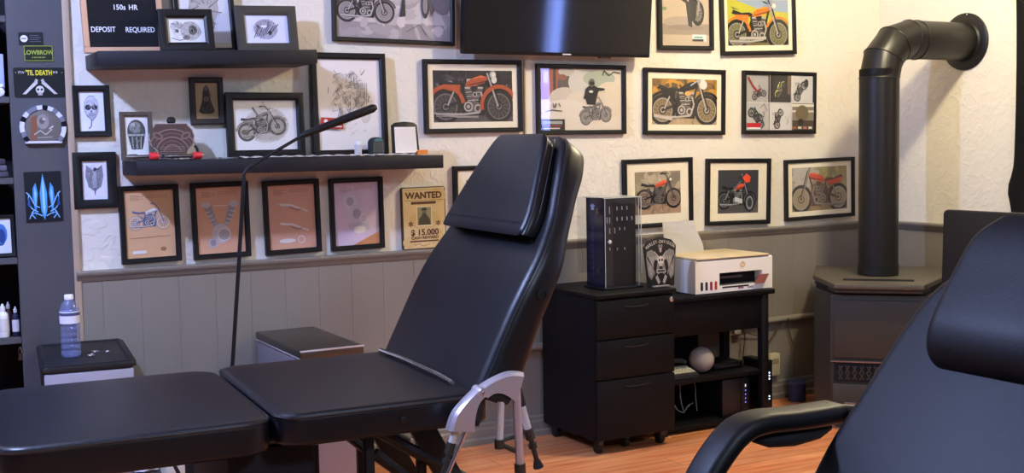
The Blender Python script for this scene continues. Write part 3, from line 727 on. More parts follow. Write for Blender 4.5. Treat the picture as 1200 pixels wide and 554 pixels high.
def ph_dust(A, w, h):
    A.rect(0, 0, w, h, 'd9cdbb'); A.rect(0, h*.5, w*.34, h*.5, '9b5a47'); A.rect(w*.16, h*.5, w*.03, h*.5, '4a3a34'); A.rect(w*.04, h*.76, w*.06, h*.2, 'c9b8a8')
    A.ell(w*.3, h*.72, w*.09, h*.2, '5d5653'); A.ell(w*.32, h*.95, w*.1, h*.07, 'b9b0a4'); A.ell(w*.27, h*.86, w*.05, h*.05, '8a5a4a')
    for x, y, rx, ry, c in ((.3, .5, .2, .2, 'c6bcae'), (.5, .78, .16, .2, 'c9c5ba'), (.72, .85, .2, .14, 'a9b09a'), (.5, .45, .2, .2, 'd3c7b6'), (.3, .3, .3, .2, 'd9cfc0'), (.85, .5, .2, .3, 'd6c8b2')): A.ell(w*x, h*y, w*rx, h*ry, c)
    moto(A, w*.55, h*.2, w*.28, False, '777270', '9a9590', '4d4a4a', '6d6967', '8d8883', .12, True, '8f8a84', squash=.9)
    person_back(A, w*.62, h*.38, h*.42)
    for pts in ([(.06, .3), (.14, .33), (.26, .31)], [(.15, .44), (.16, .36), (.19, .44), (.18, .36)], [(.22, .44), (.24, .38)]): A.line([(w*x, h*y) for x, y in pts], .004, '5a4a48')
    A.line([(w*.76, h*.9), (w*.78, h*.98), (w*.84, h*.9), (w*.9, h*.96), (w*.98, h*.94)], .005, '34362f')
    A.rect(w*.0, h*.0, w*.29, h*.18, '201d1c'); A.rect(w*.02, h*.1, w*.24, h*.05, '9a9f98'); A.rect(w*.03, h*.065, w*.22, h*.012, 'b4553c'); A.rect(w*.03, h*.02, w*.2, h*.02, 'c9c4bc')
def ph_autumn(A, w, h):
    A.rect(0, 0, w, h, '9d7430')
    for k in range(26): A.ell(w*random.random(), h*random.uniform(.45, 1), w*.09, h*.09, random.choice(('b5832e', 'c9922f', '7d5a2a', '8d7a3c', '5f4f2b')), 9)
    A.rect(0, 0, w, h*.2, 'b39a78'); A.ell(w*.3, h*.72, w*.16, h*.2, '5a4a2c')
    mottle(A, 0, 0, w, h*.2, ('a58a68', 'c0a985', '8d7452'), 24, 5); mottle(A, 0, h*.45, w, h*.55, ('c08a2e', '6d5228', 'a87c30', '8a6a34', 'd0a040', '4f4426'), 60, 6, .05)
    moto(A, w*.16, h*.32, w*.68, False, '1c1a1c', 'b5aca2', '272324', '211e1e', 'a2998a', 0, True, '7d6846')
    A.ell(w*.54, h*.68, w*.05, h*.055, 'd9a25e'); A.line([(w*.58, h*.86), (w*.7, h*.98), (w*.8, h*.9)], .006, 'b9b4ac'); A.ell(w*.78, h*.88, w*.06, h*.1, 'd8d4cc'); A.line([(w*.02, h*.2), (w*.3, h*.12)], .014, 'c2b6a6')
def ph_collage(A, w, h):
    cw, ch = w/3, h/2
    G = [('a9a6a6', 0), ('2e2b2a', 1), ('c4c2c2', 2), ('b5b3b3', 3), ('c9c7c7', 4), ('7d7468', 5)]
    for k, (c, q) in enumerate(G):
        ox = (k % 3)*cw; oy = (1-k//3)*ch
        A.rect(ox, oy, cw, ch, c)
        if q == 0: moto(A, ox+cw*.4, oy+ch*.2, cw*.42, False, '8f2f36', '6b6668', '2b282a', '2a2728', '77737a', .3, False, '8b8889'); A.line([(ox+cw*.1, oy+ch*.9), (ox+cw*.3, oy+ch*.6), (ox+cw*.5, oy+ch*.4)], .012, '8f3238')
        if q == 1: moto(A, ox+cw*.42, oy+ch*.3, cw*.4, False, 'c9d06a', '8a8886', '1c1a1a', '141313', '5d5a58', .9, True, '3a3736'); A.rect(ox+cw*.84, oy+ch*.3, cw*.16, ch*.7, '6d5a4c')
        if q == 2: moto(A, ox+cw*.3, oy+ch*.2, cw*.5, False, '3f3d3f', '6a686a', '262426', '2a282a', '8a888a', .95, True, '9a989a'); A.ell(ox+cw*.68, oy+ch*.72, cw*.1, ch*.16, '33312f')
        if q == 3: moto(A, ox+cw*.22, oy+ch*.62, cw*.55, False, '3a4a42', '5d5d60', '23262a', '2a2a2c', '6a6a6c', -.8, True, '8a8a8a'); A.line([(ox+cw*.6, oy+ch*.8), (ox+cw*.76, oy+ch*.95), (ox+cw*.9, oy+ch*.7)], .003, '5a5a5a'); A.rect(ox+cw*.02, oy+ch*.1, cw*.6, ch*.16, 'b0232c'); A.rect(ox+cw*.02, oy+ch*.04, cw*.6, ch*.06, 'dcdada')
        if q == 4: moto(A, ox+cw*.36, oy+ch*.18, cw*.45, False, '4d3236', '6f6a6c', '2b2729', '2b282a', '8d898b', 1.25, True, 'a5a2a2'); A.line([(ox+cw*.7, oy+ch*.5), (ox+cw*.85, oy+ch*.3), (ox+cw*.75, oy+ch*.2), (ox+cw*.9, oy+ch*.55)], .003, 'a2a0a0')
        if q == 5:
            A.rect(ox, oy+ch*.86, cw, ch*.1, 'd0c9bc'); A.rect(ox, oy+ch*.66, cw, ch*.07, 'c9c0b2'); A.ell(ox+cw*.46, oy+ch*.62, cw*.3, ch*.3, '6c6049'); A.rect(ox, oy, cw, ch*.36, '4a4038'); A.ell(ox+cw*.4, oy+ch*.3, cw*.14, ch*.12, '2e2926')
            for j, cc in enumerate(('a5582f', 'c9c4be', 'c06a6a', 'd0ccc6')): A.rect(ox+cw*(.04+.24*j), oy+ch*.05, cw*.16, ch*.08, cc)
    for k in (1, 2): A.line([(cw*k, 0), (cw*k, h)], .002, 'dddada')
    A.line([(0, ch), (w, ch)], .002, 'dddada')
def ph_burnout(A, w, h):
    A.rect(0, 0, w, h, 'b9a894'); A.rect(0, h*.12, w, h*.12, '94877a'); A.ell(w*.4, h*.26, w*.36, h*.06, 'a3958a'); A.ell(w*.5, h*.2, w*.4, h*.03, '8a7d74')
    A.ell(w*.76, h*.36, w*.14, h*.14, '1e1b1c'); A.ell(w*.76, h*.36, w*.095, h*.095, '5d5856'); A.ell(w*.76, h*.36, w*.06, h*.06, '2b2827')
    for k in range(6):
        a = k*PI/6; A.line([(w*.76-w*.1*math.cos(a), h*.36-h*.1*math.sin(a)*.95), (w*.76+w*.1*math.cos(a), h*.36+h*.1*math.sin(a)*.95)], .003, '8a8480')
    A.poly([(w*.6, h*.7), (w*.76, h*.66), (w*.72, h*.3), (w*.62, h*.26), (w*.56, h*.4)], '242122'); A.line([(w*.8, h*.7), (w*.78, h*.38)], .012, '8c8884')
    A.poly([(w*.1, h*.9), (w*.4, h*.95), (w*.62, h*.7), (w*.52, h*.46), (w*.4, h*.5), (w*.2, h*.62)], '23222a'); A.poly([(w*.32, h*.95), (w*.62, h*.9), (w*.6, h*.56), (w*.46, h*.62)], '36435a')
    A.poly([(w*.5, h*.5), (w*.64, h*.46), (w*.64, h*.2), (w*.56, h*.22)], '2c2b30'); A.ell(w*.06, h*.4, w*.05, h*.02, '6f8a5a')
    A.rect(w*.64, h*.05, w*.3, h*.075, 'd8dcd8'); A.rect(w*.64, h*.05, w*.24, h*.025, '1f2422'); A.rect(w*.68, h*.085, w*.18, h*.02, '6aa0a2')
def ph_orange(A, w, h):
    A.rect(0, h*.5, w, h*.5, '8fa0b8'); A.rect(0, 0, w, h*.5, '8f8a3a'); A.poly([(0, h), (w*.12, h), (w*.55, h*.78), (w, h*.72), (w, h*.4), (0, h*.4)], 'b3b03c'); A.poly([(w*.05, h*.86), (w*.2, h*.78), (w*.1, h*.8)], '4f5a2c'); A.rect(0, 0, w, h*.1, '6b6140')
    moto(A, w*.15, h*.24, w*.68, False, 'd8742a', 'aaa59f', '2a2726', '242020', '8d8881', 0, True, '6d6a44')
    A.line([(w*.18, h*.16), (w*.62, h*.16)], .014, 'b5afa8'); A.line([(w*.66, h*.92), (w*.58, h*.96)], .005, '2a2726')
def ph_bobber(A, w, h):
    A.rect(0, 0, w, h*.46, 'a58a70'); A.rect(0, h*.46, w, h*.54, '8d8068'); A.ell(w*.5, h*.9, w*.3, h*.2, 'b3a58c'); A.ell(w*.15, h*.6, w*.2, h*.16, '9a9a72'); A.ell(w*.9, h*.72, w*.2, h*.24, '7d7260'); A.ell(w*.52, h*.76, w*.05, h*.07, 'e6e0d6')
    mottle(A, 0, h*.46, w, h*.54, ('9a8c72', '857860', 'aa9d84'), 30, 7, .1); mottle(A, 0, 0, w, h*.44, ('9a7f66', 'ae947a', '8d735c'), 40, 8, .08)
    moto(A, w*.2, h*.36, w*.64, False, 'd8502c', '5a5553', '1f1c1d', '1c1919', '8d8278', 0, False, '7a6654')
def ph_electric(A, w, h):
    A.rect(0, 0, w, h, '35363b')
    for k in range(16): A.line([(0, h*(.36+.04*k)), (w, h*(.36+.04*k))], .001, '55575d')
    A.rect(0, 0, w, h*.28, '4d4b4b')
    moto(A, w*.16, h*.3, w*.62, False, 'd8482a', '8d8f93', '17171a', '151517', '6d6f74', 0, False, '2e3034', lamp=False, squash=1.)
    A.poly([(w*.6, h*.82), (w*.7, h*.92), (w*.8, h*.84), (w*.78, h*.72), (w*.68, h*.7)], 'e2502e'); A.poly([(w*.4, h*.28), (w*.6, h*.22), (w*.6, h*.32), (w*.42, h*.38)], 'c4c6ca'); A.line([(w*.34, h*.5), (w*.56, h*.74)], .008, '5d626c')
    A.ell(w*.78, h*.24, w*.13, h*.22, '151517'); A.ell(w*.78, h*.24, w*.09, h*.16, '85888e'); A.ell(w*.78, h*.24, w*.06, h*.11, '222327')
def ph_flat(A, w, h):
    A.rect(0, h*.3, w, h*.7, 'a09a8a'); A.rect(w*.5, h*.3, w*.5, h*.7, '9c8f60'); A.rect(0, 0, w, h*.3, '8f7a58'); A.ell(w*.6, h*.8, w*.2, h*.3, '8d8a66'); A.ell(w*.2, h*.8, w*.2, h*.3, 'b3ada4')
    mottle(A, 0, h*.3, w*.5, h*.7, ('a8a296', '98917f', 'b3ada2'), 24, 9, .12); mottle(A, w*.5, h*.3, w*.5, h*.7, ('a3955f', '8c8158', 'b0a474'), 24, 10, .12); mottle(A, 0, 0, w, h*.28, ('82704f', '9c8661', '74623f'), 30, 11, .08)
    moto(A, w*.16, h*.28, w*.68, True, 'c24a30', '8a8074', '5a4038', '2f2a28', 'a2988a', 0, False, '93866a', lamp=False)
    A.poly([(w*.62, h*.66), (w*.92, h*.76), (w*.86, h*.62), (w*.66, h*.58)], 'c03f2c')
PH = 'motorcycle photographs on the back wall'
frame('wide black frame with a grey photograph of motorcycles beside the television', 'picture', PH, -2.703, 1.692, .532, .352, ph_dirt, bw=.017, roll=-.016, bg='cfc8ca')
frame('black frame with a rust red vintage motorcycle, hanging left below the television', 'picture', PH, -2.350, 1.329, .460, .304, ph_indian, bw=.019, mat=(.024, .026), roll=.006, bg='4a4444')
frame('black frame with a rider in a dust cloud hanging below the television', 'picture', PH, -1.816, 1.315, .462, .306, ph_dust, bw=.019, roll=-.004, bg='d8cdbb')
frame('black frame with a black motorcycle before autumn leaves right of the dust cloud', 'picture', PH, -1.252, 1.306, .463, .304, ph_autumn, bw=.019, mat=(.026, .028), roll=-.014, bg='9d7430')
frame('black frame with a collage of six stunt photographs near the stove pipe', 'picture', PH, -.679, 1.303, .459, .302, ph_collage, bw=.018, roll=-.011, bg='bdbaba')
frame('upright black frame with a wheel and boots of a rider, right of television', 'picture', PH, -1.241, 1.696, .312, .46, ph_burnout, bw=.02, roll=.010, bg='b9a894')
frame('black frame with an orange motorcycle before a yellow hill, top right', 'picture', PH, -.804, 1.683, .458, .306, ph_orange, bw=.019, mat=(.022, .026), roll=.034, bg='9a9a5a')
frame('black frame with a small orange and black motorcycle behind the display case', 'picture', PH, -1.405, .884, .388, .316, ph_bobber, bw=.02, mat=(.045, .04), roll=.01, bg='9a8a72')
frame('squarish black frame with a red nosed motorcycle on grey bricks above printer', 'picture', PH, -.938, .872, .388, .317, ph_electric, bw=.02, mat=(.05, .035), roll=-.02, bg='3a3b40')
frame('black frame with a red racing motorcycle beside the stove pipe, lowest right', 'picture', PH, -.412, .877, .458, .301, ph_flat, bw=.018, mat=(.028, .024), roll=.014, bg='a09a86')
frame('black frame almost hidden behind the headrest of the black treatment chair', 'picture', PH, -2.27, .885, .37, .306, ph_bobber, bw=.02, mat=(.04, .04), bg='b9aa92')

# wanted poster on the chair rail
t = thing('wanted_poster', 'tan wooden wanted poster standing on the chair rail behind the chair', 'poster', (-2.594, -.0035, .8535), (-.012, -.006, 0))
B().prism(rrect(.196, .256, .008, x0=-.098, y0=0), 0, .018, pm('poster_edge', '4a3424', .6), FRONT, .002).build('board', t)
b = B(); A = Art(b, -.098, 0, -.0182)
A.rect(.004, .004, .188, .248, 'd3ba88')
for x, y, rx, ry in ((.03, .03, .04, .03), (.16, .22, .05, .04), (.1, .12, .09, .05), (.15, .05, .04, .05)): A.ell(x, y, rx*.8, ry*.8, 'cbb07b')
dk = '5b3a26'
A.rect(.012, .243, .17, .0015, '9a7a52'); A.rect(.01, .2, .175, .0015, dk); A.rect(.04, .185, .112, .011, dk); A.rect(.063, .095, .07, .082, 'e0cfa4'); A.rect(.067, .099, .062, .074, '8d8a6c')
A.poly([(.07, .1), (.126, .1), (.122, .125), (.108, .14), (.104, .158), (.092, .158), (.088, .14), (.074, .125)], '4d4a3a'); A.ell(.098, .156, .009, .01, '6b6650'); A.poly([(.082, .16), (.114, .16), (.104, .17), (.092, .17)], '3d3a2c')
for sx in (.036, .16):
    A.poly([(sx+(.015 if k % 2 == 0 else .006)*math.cos(PI/2+k*PI/6), .105+(.015 if k % 2 == 0 else .006)*math.sin(PI/2+k*PI/6)) for k in range(12)], dk); A.ell(sx, .105, .004, .004, '9a7a52')
A.rect(.03, .03, .13, .006, dk); A.line([(.05, .016), (.07, .024), (.09, .012), (.12, .022)], .0015, dk)
text_into(b, 'WANTED', .037, 0, .209, -.0195, ink(dk), .035, sx=1.02); text_into(b, '$ 15.000', .034, .0, .058, -.0195, ink(dk), .03, sx=1.05); text_into(b, 'CASH REWARD', .016, 0, .042, -.0195, ink(dk), .03, sx=1.1)
b.build('print', t)

# ================================================================== SMALL THINGS ON THE LOWER SHELF
def Z2(x): return top2(x)
t = thing('engraved_wooden_plaque', 'round-shouldered dark wooden plaque with an engraved pattern on the lower shelf', 'plaque', (-3.63, -.10, Z2(-3.63)), (-.1, 0, 0))
ol = [(.045, 0), (.056, .03), (.078, .055), (.083, .085), (.076, .108), (.062, .122), (.058, .13), (-.058, .13), (-.062, .122), (-.078, .105), (-.084, .08), (-.076, .05), (-.056, .03), (-.048, 0)]
B().prism(ol[::-1], 0, .014, pm('plaque_edge', 'a09088', .6), FRONT, .001).prism([(p[0]*.95, .004+p[1]*.95) for p in ol][::-1], .012, .0148, pm('plaque_wood', '4a342e', .6), FRONT).build('board', t)
b = B(); A = Art(b, 0, 0, -.0149)
for k in range(5): A.ring(0, .02, .03+.014*k, .034+.014*k, ('8a7068', '6f554d')[k % 2], 20, 160)
for k in range(4): A.line([(-.045, .02+.008*k), (.045, .02+.008*k)], .003, '7d635b')
for sx in (-1, 1): A.ell(sx*.05, .085, .02, .012, '7a6058', rot=.5*sx); A.ell(sx*.05, .085, .012, .006, '553d36', rot=.5*sx)
b.build('engraving', t)
B().prism(rrect(.03, .026, .01, x0=-.012, y0=.128), 0, .012, BLACK, FRONT, .002).build('hanger_knob', t)
for sx in (-1, 1): pass
t = thing('small_easel', 'black wire plate stand holding up the round-shouldered plaque', 'stand', (-3.625, -.137, Z2(-3.625)))
B().tube(smooth_path([(-.05, -.012, .02), (-.052, -.02, .006), (-.05, .0, .003), (-.05, .03, .003)]), .003, BLACK, 8).tube(smooth_path([(.066, -.012, .05), (.074, -.016, .03), (.066, -.014, .01), (.05, .0, .003), (.05, .03, .003)]), .005, BLACK, 8).tube([(-.05, .03, .003), (.05, .03, .003)], .003, BLACK, 8).build('wire', t)
REDC = pm('red_plastic', 'd8303a', .4)
def marker(label, x, y, rot, ln):
    t = thing('machine_pen', label, 'pen', (x, y, Z2(x)+.0135), (0, 0, rot))
    B().lathe([(.010, 0), (.013, .003), (.013, .028), (.011, .032), (.006, .034)], REDC, 16, Matrix.Rotation(PI/2, 4, 'Y')).build('grip', t)
    B().lathe([(.006, 0), (.006, ln*.5), (.009, ln*.52), (.009, ln*.8), (.004, ln)], STEEL, 12, Matrix.Translation((0, 0, 0)) @ Matrix.Rotation(-PI/2, 4, 'Y')).build('barrel', t)
    B().lathe([(.0045, .034), (.002, .044)], STEEL, 10, Matrix.Rotation(PI/2, 4, 'Y')).build('tip', t)
marker('steel pen with a red grip before the narrow taupe frame', -3.735, -.205, 0.05, .08)
marker('steel pen with a red grip before the round-shouldered plaque', -3.578, -.19, .12, .1)
def chain(label, pts, x):
    b = B()
    for i, (px_, py_) in enumerate(pts):
        M = Matrix.Translation((px_, py_, .0035)) @ Matrix.Rotation(random.random()*3, 4, 'Z') @ Matrix.Rotation(.3*(i % 2), 4, 'X')
        r = [M @ Vector((.007*math.cos(a*PI/4), .004*math.sin(a*PI/4), 0)) for a in range(9)]
        b.tube(r, .0013, STEEL, 6, False)
    o = b.build('chain'); tag(o, label, 'chain', loc=(x, -.21, Z2(x)))
chain('short steel chain curled beside the red pen at the shelf end', [(-.02+.011*k, .006*math.sin(k*1.3)) for k in range(5)], -3.70)
chain('loose steel chain lying in front of the round-shouldered plaque', [(-.06+.011*k, -.012+.006*math.sin(k*1.1)) for k in range(9)], -3.62)
chain('pale chain trailing right of the plaque towards the motorcycle sketch', [(-.05+.012*k, .01*math.sin(k*.9)) for k in range(9)], -3.47)
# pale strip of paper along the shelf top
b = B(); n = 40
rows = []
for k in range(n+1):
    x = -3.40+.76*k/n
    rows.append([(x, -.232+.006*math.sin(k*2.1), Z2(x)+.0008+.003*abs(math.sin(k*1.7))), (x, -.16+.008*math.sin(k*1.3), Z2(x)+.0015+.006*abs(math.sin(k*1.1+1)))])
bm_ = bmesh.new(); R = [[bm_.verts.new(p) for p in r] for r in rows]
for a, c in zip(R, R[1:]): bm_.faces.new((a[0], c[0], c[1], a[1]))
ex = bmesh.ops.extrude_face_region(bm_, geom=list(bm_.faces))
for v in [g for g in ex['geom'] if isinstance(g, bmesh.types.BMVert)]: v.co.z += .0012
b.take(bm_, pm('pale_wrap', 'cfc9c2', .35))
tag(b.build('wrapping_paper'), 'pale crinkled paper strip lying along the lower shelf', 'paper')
# red tag on the tall frame
t = thing('red_sticker', 'small red and white sticker on the glass of the tall frame', 'sticker', (-2.995, -.0475, 1.352), (-.04, .05, 0))
B().box(-.046, -.001, 0, .046, 0, .042, ink('b8342a')).build('label_card', t)
b = B(); A = Art(b, -.046, 0, -.0011)
A.ell(.02, .028, .008, .008, 'ece6e2'); A.ell(.04, .022, .006, .006, 'e4d8d0'); A.rect(.06, .02, .022, .01, 'e8dcd4'); A.rect(.056, .006, .03, .006, 'd8c8c0')
b.build('print', t)
# clear vial, speckled tin, card on a black stand, orange tag
t = thing('glass_vial', 'small clear vial with a white cap before the tall frame', 'vial', (-2.945, -.19, Z2(-2.945)))
B().lathe([(.013, 0), (.014, .002), (.014, .04), (.011, .044)], glassy('vial_glass', 'eef0f2', body='e6e4e4', clear=.45), 16).build('body', t)
B().lathe([(.012, .0445), (.012, .055), (.01, .057)], WHITEPL, 16).build('cap', t)
t = thing('speckled_tin', 'dark tin with rounded top and pale dots before the tall frame', 'tin', (-2.862, -.17, Z2(-2.862)), (0, 0, .3))
tin = [(-.032, 0), (.032, 0), (.032, .05)]+[(.032*math.cos(PI*k/10), .05+.022*math.sin(PI*k/10)) for k in range(1, 10)]+[(-.032, .05)]
B().prism(tin, -.014, .014, ink('24282a'), FRONT, .003).build('body', t)
b = B(); A = Art(b, 0, 0, -.0142)
for i in range(5):
    for j in range(5): A.ell(-.022+.011*i, .008+.01*j, .0018, .0018, 'c9cdd0', 6)
A.ell(0, .055, .022, .013, '3f6d7c', a0=0, a1=180)
b.build('dots', t)
t = thing('card_stand', 'white dotted card in a black round-topped stand on the lower shelf', 'card stand', (-2.73, -.15, Z2(-2.73)), (-.12, 0, 0))
ol = [(-.058, 0), (.058, 0), (.055, .118), (.04, .128), (0, .132), (-.04, .128), (-.055, .118)]
il = [(-.047, .008), (.047, .008), (.045, .11), (-.045, .11)]
B().prism(ol, 0, .012, BLACK, FRONT, .003).build('stand_frame', t)
b = B(); A = Art(b, 0, 0, -.0126); A.poly(il, 'efe6da')
for i in range(10):
    for j in range(12): A.rect(-.041+.0085*i, .016+.0075*j, .003, .0022, 'b3a498')
b.build('card', t)
t = thing('price_tag', 'small orange folded tag at the right end of the lower shelf', 'tag', (-2.70, -.243, Z2(-2.70)+.002), (0, 0, .05))
B().prism([(0, 0), (.0, .018), (-.002, .018), (-.002, 0)], -.02, .024, ink('e68a3c'), lambda a, c, h: (h, a, c)).prism([(0, .016), (.03, .003), (.03, .001), (0, .014)], -.02, .024, ink('d97a30'), lambda a, c, h: (h, a, c)).build('card', t)

# ================================================================== TELEVISION
t = thing('television', 'black flat screen television mounted high on the wall, tilted down', 'television', (-1.968, -.062, 1.653), (.09, 0, 0))
TW, TH = .93, .54
B().box(-TW/2, -.03, 0, TW/2, .012, TH, BLACK, .006, 2).box(-TW*.3, .012, .08, TW*.3, .04, TH*.7, BLACK, .01, 2).build('housing', t)
B().box(-TW/2+.008, -.0312, .014, TW/2-.008, -.030, TH-.008, pm('tv_screen', '020203', .06, spec=.5)).build('screen', t)
B().box(.008, -.0312, .0045, .05, -.0302, .0095, pm('tv_badge', 'd9dae4', .3)).build('badge', t)
B().box(.2, -.028, -.006, .26, -.012, .0, BLACK, .002).build('sensor', t)
B().box(-.1, .04, .15, .1, .064, .35, BLACKMATTE).build('wall_mount', t)
o = B().tube([(-2.10, -.008, 1.64), (-2.101, -.006, 1.5), (-2.102, -.006, 1.2), (-2.102, -.008, .87)], .005, pm('wall_cord', 'b9a894', .6), 8).build('cable'); tag(o, 'pale cable running down the wall between two frames below the television', 'cable')

# ================================================================== STOVE AND PIPE
def DG(a, c, z): return ((a-c)*.70711, -(a+c)*.70711, z)     # diagonal corner axes: a to the right, c out from the corner
t = thing('gas_stove', 'dark iron heating stove standing in the room corner under its pipe', 'stove', (-.56, -.543, 0))
OX = Vector((.56, .543, 0))
def dg(a, c, h): return Vector(DG(a, c, h))+OX
def octo(hw, fw, c0, c1, c2): return [(-fw, c2), (fw, c2), (hw, c1), (hw, c0), (-hw, c0), (-hw, c1)]
CX_ = -.015
def sh(p): return [(a+CX_, c) for a, c in p]
B().prism(sh(octo(.275, .2, .42, .9, 1.1)), .06, .6, STOVE, dg, .006).build('body', t)
B().prism(sh(octo(.25, .17, .44, .88, 1.06)), .0, .06, STOVE, dg).build('plinth', t)
B().prism(sh(octo(.268, .19, .43, .89, 1.09)), .6, .625, BLACKMATTE, dg).build('neck', t)
B().prism(sh(octo(.285, .185, .4, .82, 1.16)), .628, .652, STOVETOP, dg, .006).prism(sh(octo(.278, .18, .41, .82, 1.14)), .61, .628, STOVE, dg, .004).build('top_plate', t)
b = B()
for k in range(3): b.prism(sh([(-.15, .98+.022*k), (.15, .98+.022*k), (.15, .99+.022*k), (-.15, .99+.022*k)]), .652, .6545, BLACKMATTE, dg)
b.build('vent_grille', t)
B().prism(sh([(-.185, 1.1), (.185, 1.1), (.185, 1.112), (-.185, 1.112)]), .32, .575, STOVE, dg, .003).build('glass_door', t)
B().prism(sh([(-.2, 1.1), (.2, 1.1), (.2, 1.116), (-.2, 1.116)]), .302, .308, STEEL, dg).build('trim_strip', t)
b = B()
b.prism(sh([(-.185, 1.1), (.185, 1.1), (.185, 1.106), (-.185, 1.106)]), .215, .295, BLACKMATTE, dg)
for k in range(12):
    x = -.165+.03*k
    b.tube([dg(x+CX_, 1.11, .225), dg(x+.015+CX_, 1.112, .255), dg(x+CX_, 1.11, .285)], .004, STOVE, 6); b.tube([dg(x+.015+CX_, 1.11, .225), dg(x+CX_, 1.112, .255), dg(x+.015+CX_, 1.11, .285)], .004, STOVE, 6)
b.build('scroll_grille', t)
B().prism(sh([(-.19, 1.1), (.19, 1.1), (.19, 1.11), (-.19, 1.11)]), .075, .205, STOVE, dg, .003).build('lower_door', t)
B().prism(sh([(-.14, 1.11), (-.09, 1.11), (-.09, 1.1135), (-.14, 1.1135)]), .112, .124, STEEL, dg, .001).build('latch', t)
t = thing('stove_pipe', 'thick black stove pipe rising and bending into the right wall', 'pipe', (-.56, -.543, .656))
r = .0885
B().lathe([(r*1.03, 0), (r*1.03, .045), (r, .046), (r, .93)], STOVEPIPE, 32).build('upright_pipe', t)
zc = 1.722-.656
# elbow: four segments about (+x, z) corner
R_ = .175
ctr = Vector((R_, 0, zc-R_))
segs = []
for k in range(4):
    th = PI-(PI/2)*k/3
    segs.append((ctr+Vector((R_*math.cos(th), 0, R_*math.sin(th))), th))
rings = []
for p, th in segs:
    nrm = Vector((math.cos(th), 0, math.sin(th)))
    rings.append([p+r*1.01*(math.cos(2*PI*j/32)*nrm+math.sin(2*PI*j/32)*Vector((0, 1, 0))) for j in range(32)])
b = B(); b.loft(rings, STOVEPIPE, False)
for q in rings: b.tube([Vector(v) for v in q]+[Vector(q[0])], .003, STOVEPIPE, 6, False)
b.build('elbow', t, 20)
lift = zc-R_-.93
B().lathe([(r, .93), (r, zc-R_+.001)], STOVEPIPE, 32, cap=False).build('collar', t)
B().lathe([(r, 0), (r, .56-R_-.003)], STOVEPIPE, 32, Matrix.Translation((R_, 0, zc)) @ Matrix.Rotation(PI/2, 4, 'Y'), cap=False).tube([Vector((R_+.05, r*1.004*math.cos(a), zc+r*1.004*math.sin(a))) for a in [2*PI*j/32 for j in range(33)]], .003, STOVEPIPE, 6, False).build('horizontal_pipe', t)
B().lathe([(r*1.0, -.02), (r*1.08, -.012), (.128, -.010), (.134, -.006), (.134, 0), (r, 0)], STOVEPIPE, 40, Matrix.Translation((.5585, 0, zc)) @ Matrix.Rotation(PI/2, 4, 'Y'), cap=False).build('wall_flange', t)
b = B(); b.lathe([(.0, 0), (.004, 0), (.004, .004), (0, .005)], CHROME, 8, Matrix.Translation((.548, -.02, zc+.125)) @ Matrix.Rotation(-PI/2, 4, 'Y')); b.build('screw', t)
t = thing('plastic_tub', 'dark blue plastic tub tucked between the stove and the back wall', 'tub', (-.648, -.105, .001), (0, 0, PI/4))
B().prism(rrect(.1, .08, .02), 0, .085, pm('navy_plastic', '2a3560', .45), bev=.006).build('body', t)
B().prism(rrect(.108, .088, .022), .085, .095, pm('navy_plastic_rim', '3a4670', .45), bev=.003).build('rim', t)

# ================================================================== FILE CABINET, DESK AND WHAT THEY HOLD
CX0, CX1, CY0, CY1, CZ = -2.056, -1.664, -.48, -.045, .667
t = thing('file_cabinet', 'black three-drawer file cabinet on castors behind the black chair', 'cabinet', ((CX0+CX1)/2, (CY0+CY1)/2, 0))
hx, hy = (CX1-CX0)/2, (CY1-CY0)/2
B().box(-hx, -hy+.018, .06, hx, hy, CZ-.02, BLACKWOOD, .003).build('carcass', t)
B().box(-hx-.006, -hy-.006, CZ-.0195, hx+.006, hy, CZ, BLACKWOOD, .005, 3).build('top_board', t)
for z0, z1 in ((.065, .31), (.315, .475), (.48, .64)):
    d = B().box(-hx+.003, -hy, z0, hx-.003, -hy+.0175, z1, BLACKWOOD, .003).build('drawer', t)
    if z1 > .3: B().tube(smooth_path([(-.06, -hy-.001, z1-.03), (-.03, -hy-.002, z1-.034), (.03, -hy-.002, z1-.034), (.06, -hy-.001, z1-.03)]), .003, BLACK, 8).build('finger_pull', d)
B().lathe([(0, .008), (.011, .006), (.012, 0), (0, 0)], CHROME, 16, Matrix.Translation((hx-.02, -hy, .622)) @ Matrix.Rotation(PI/2, 4, 'X')).build('lock', t)
for sx in (-1, 0, 1):
    for sy in ((-1, 1) if sx else (-.8,)):
        c = B().box(-.012+sx*(hx-.04), -.015+sy*(hy-.05), .038, .012+sx*(hx-.04), .015+sy*(hy-.05), .06, DARKSTEEL, .003).build('castor', t)
        B().lathe([(0, -.012), (.021, -.012), (.023, -.008), (.023, .008), (.021, .012), (0, .012)], BLACK, 18, Matrix.Translation((sx*(hx-.04), sy*(hy-.05)+.01, .0235)) @ Matrix.Rotation(PI/2, 4, 'Y')).build('wheel', c)

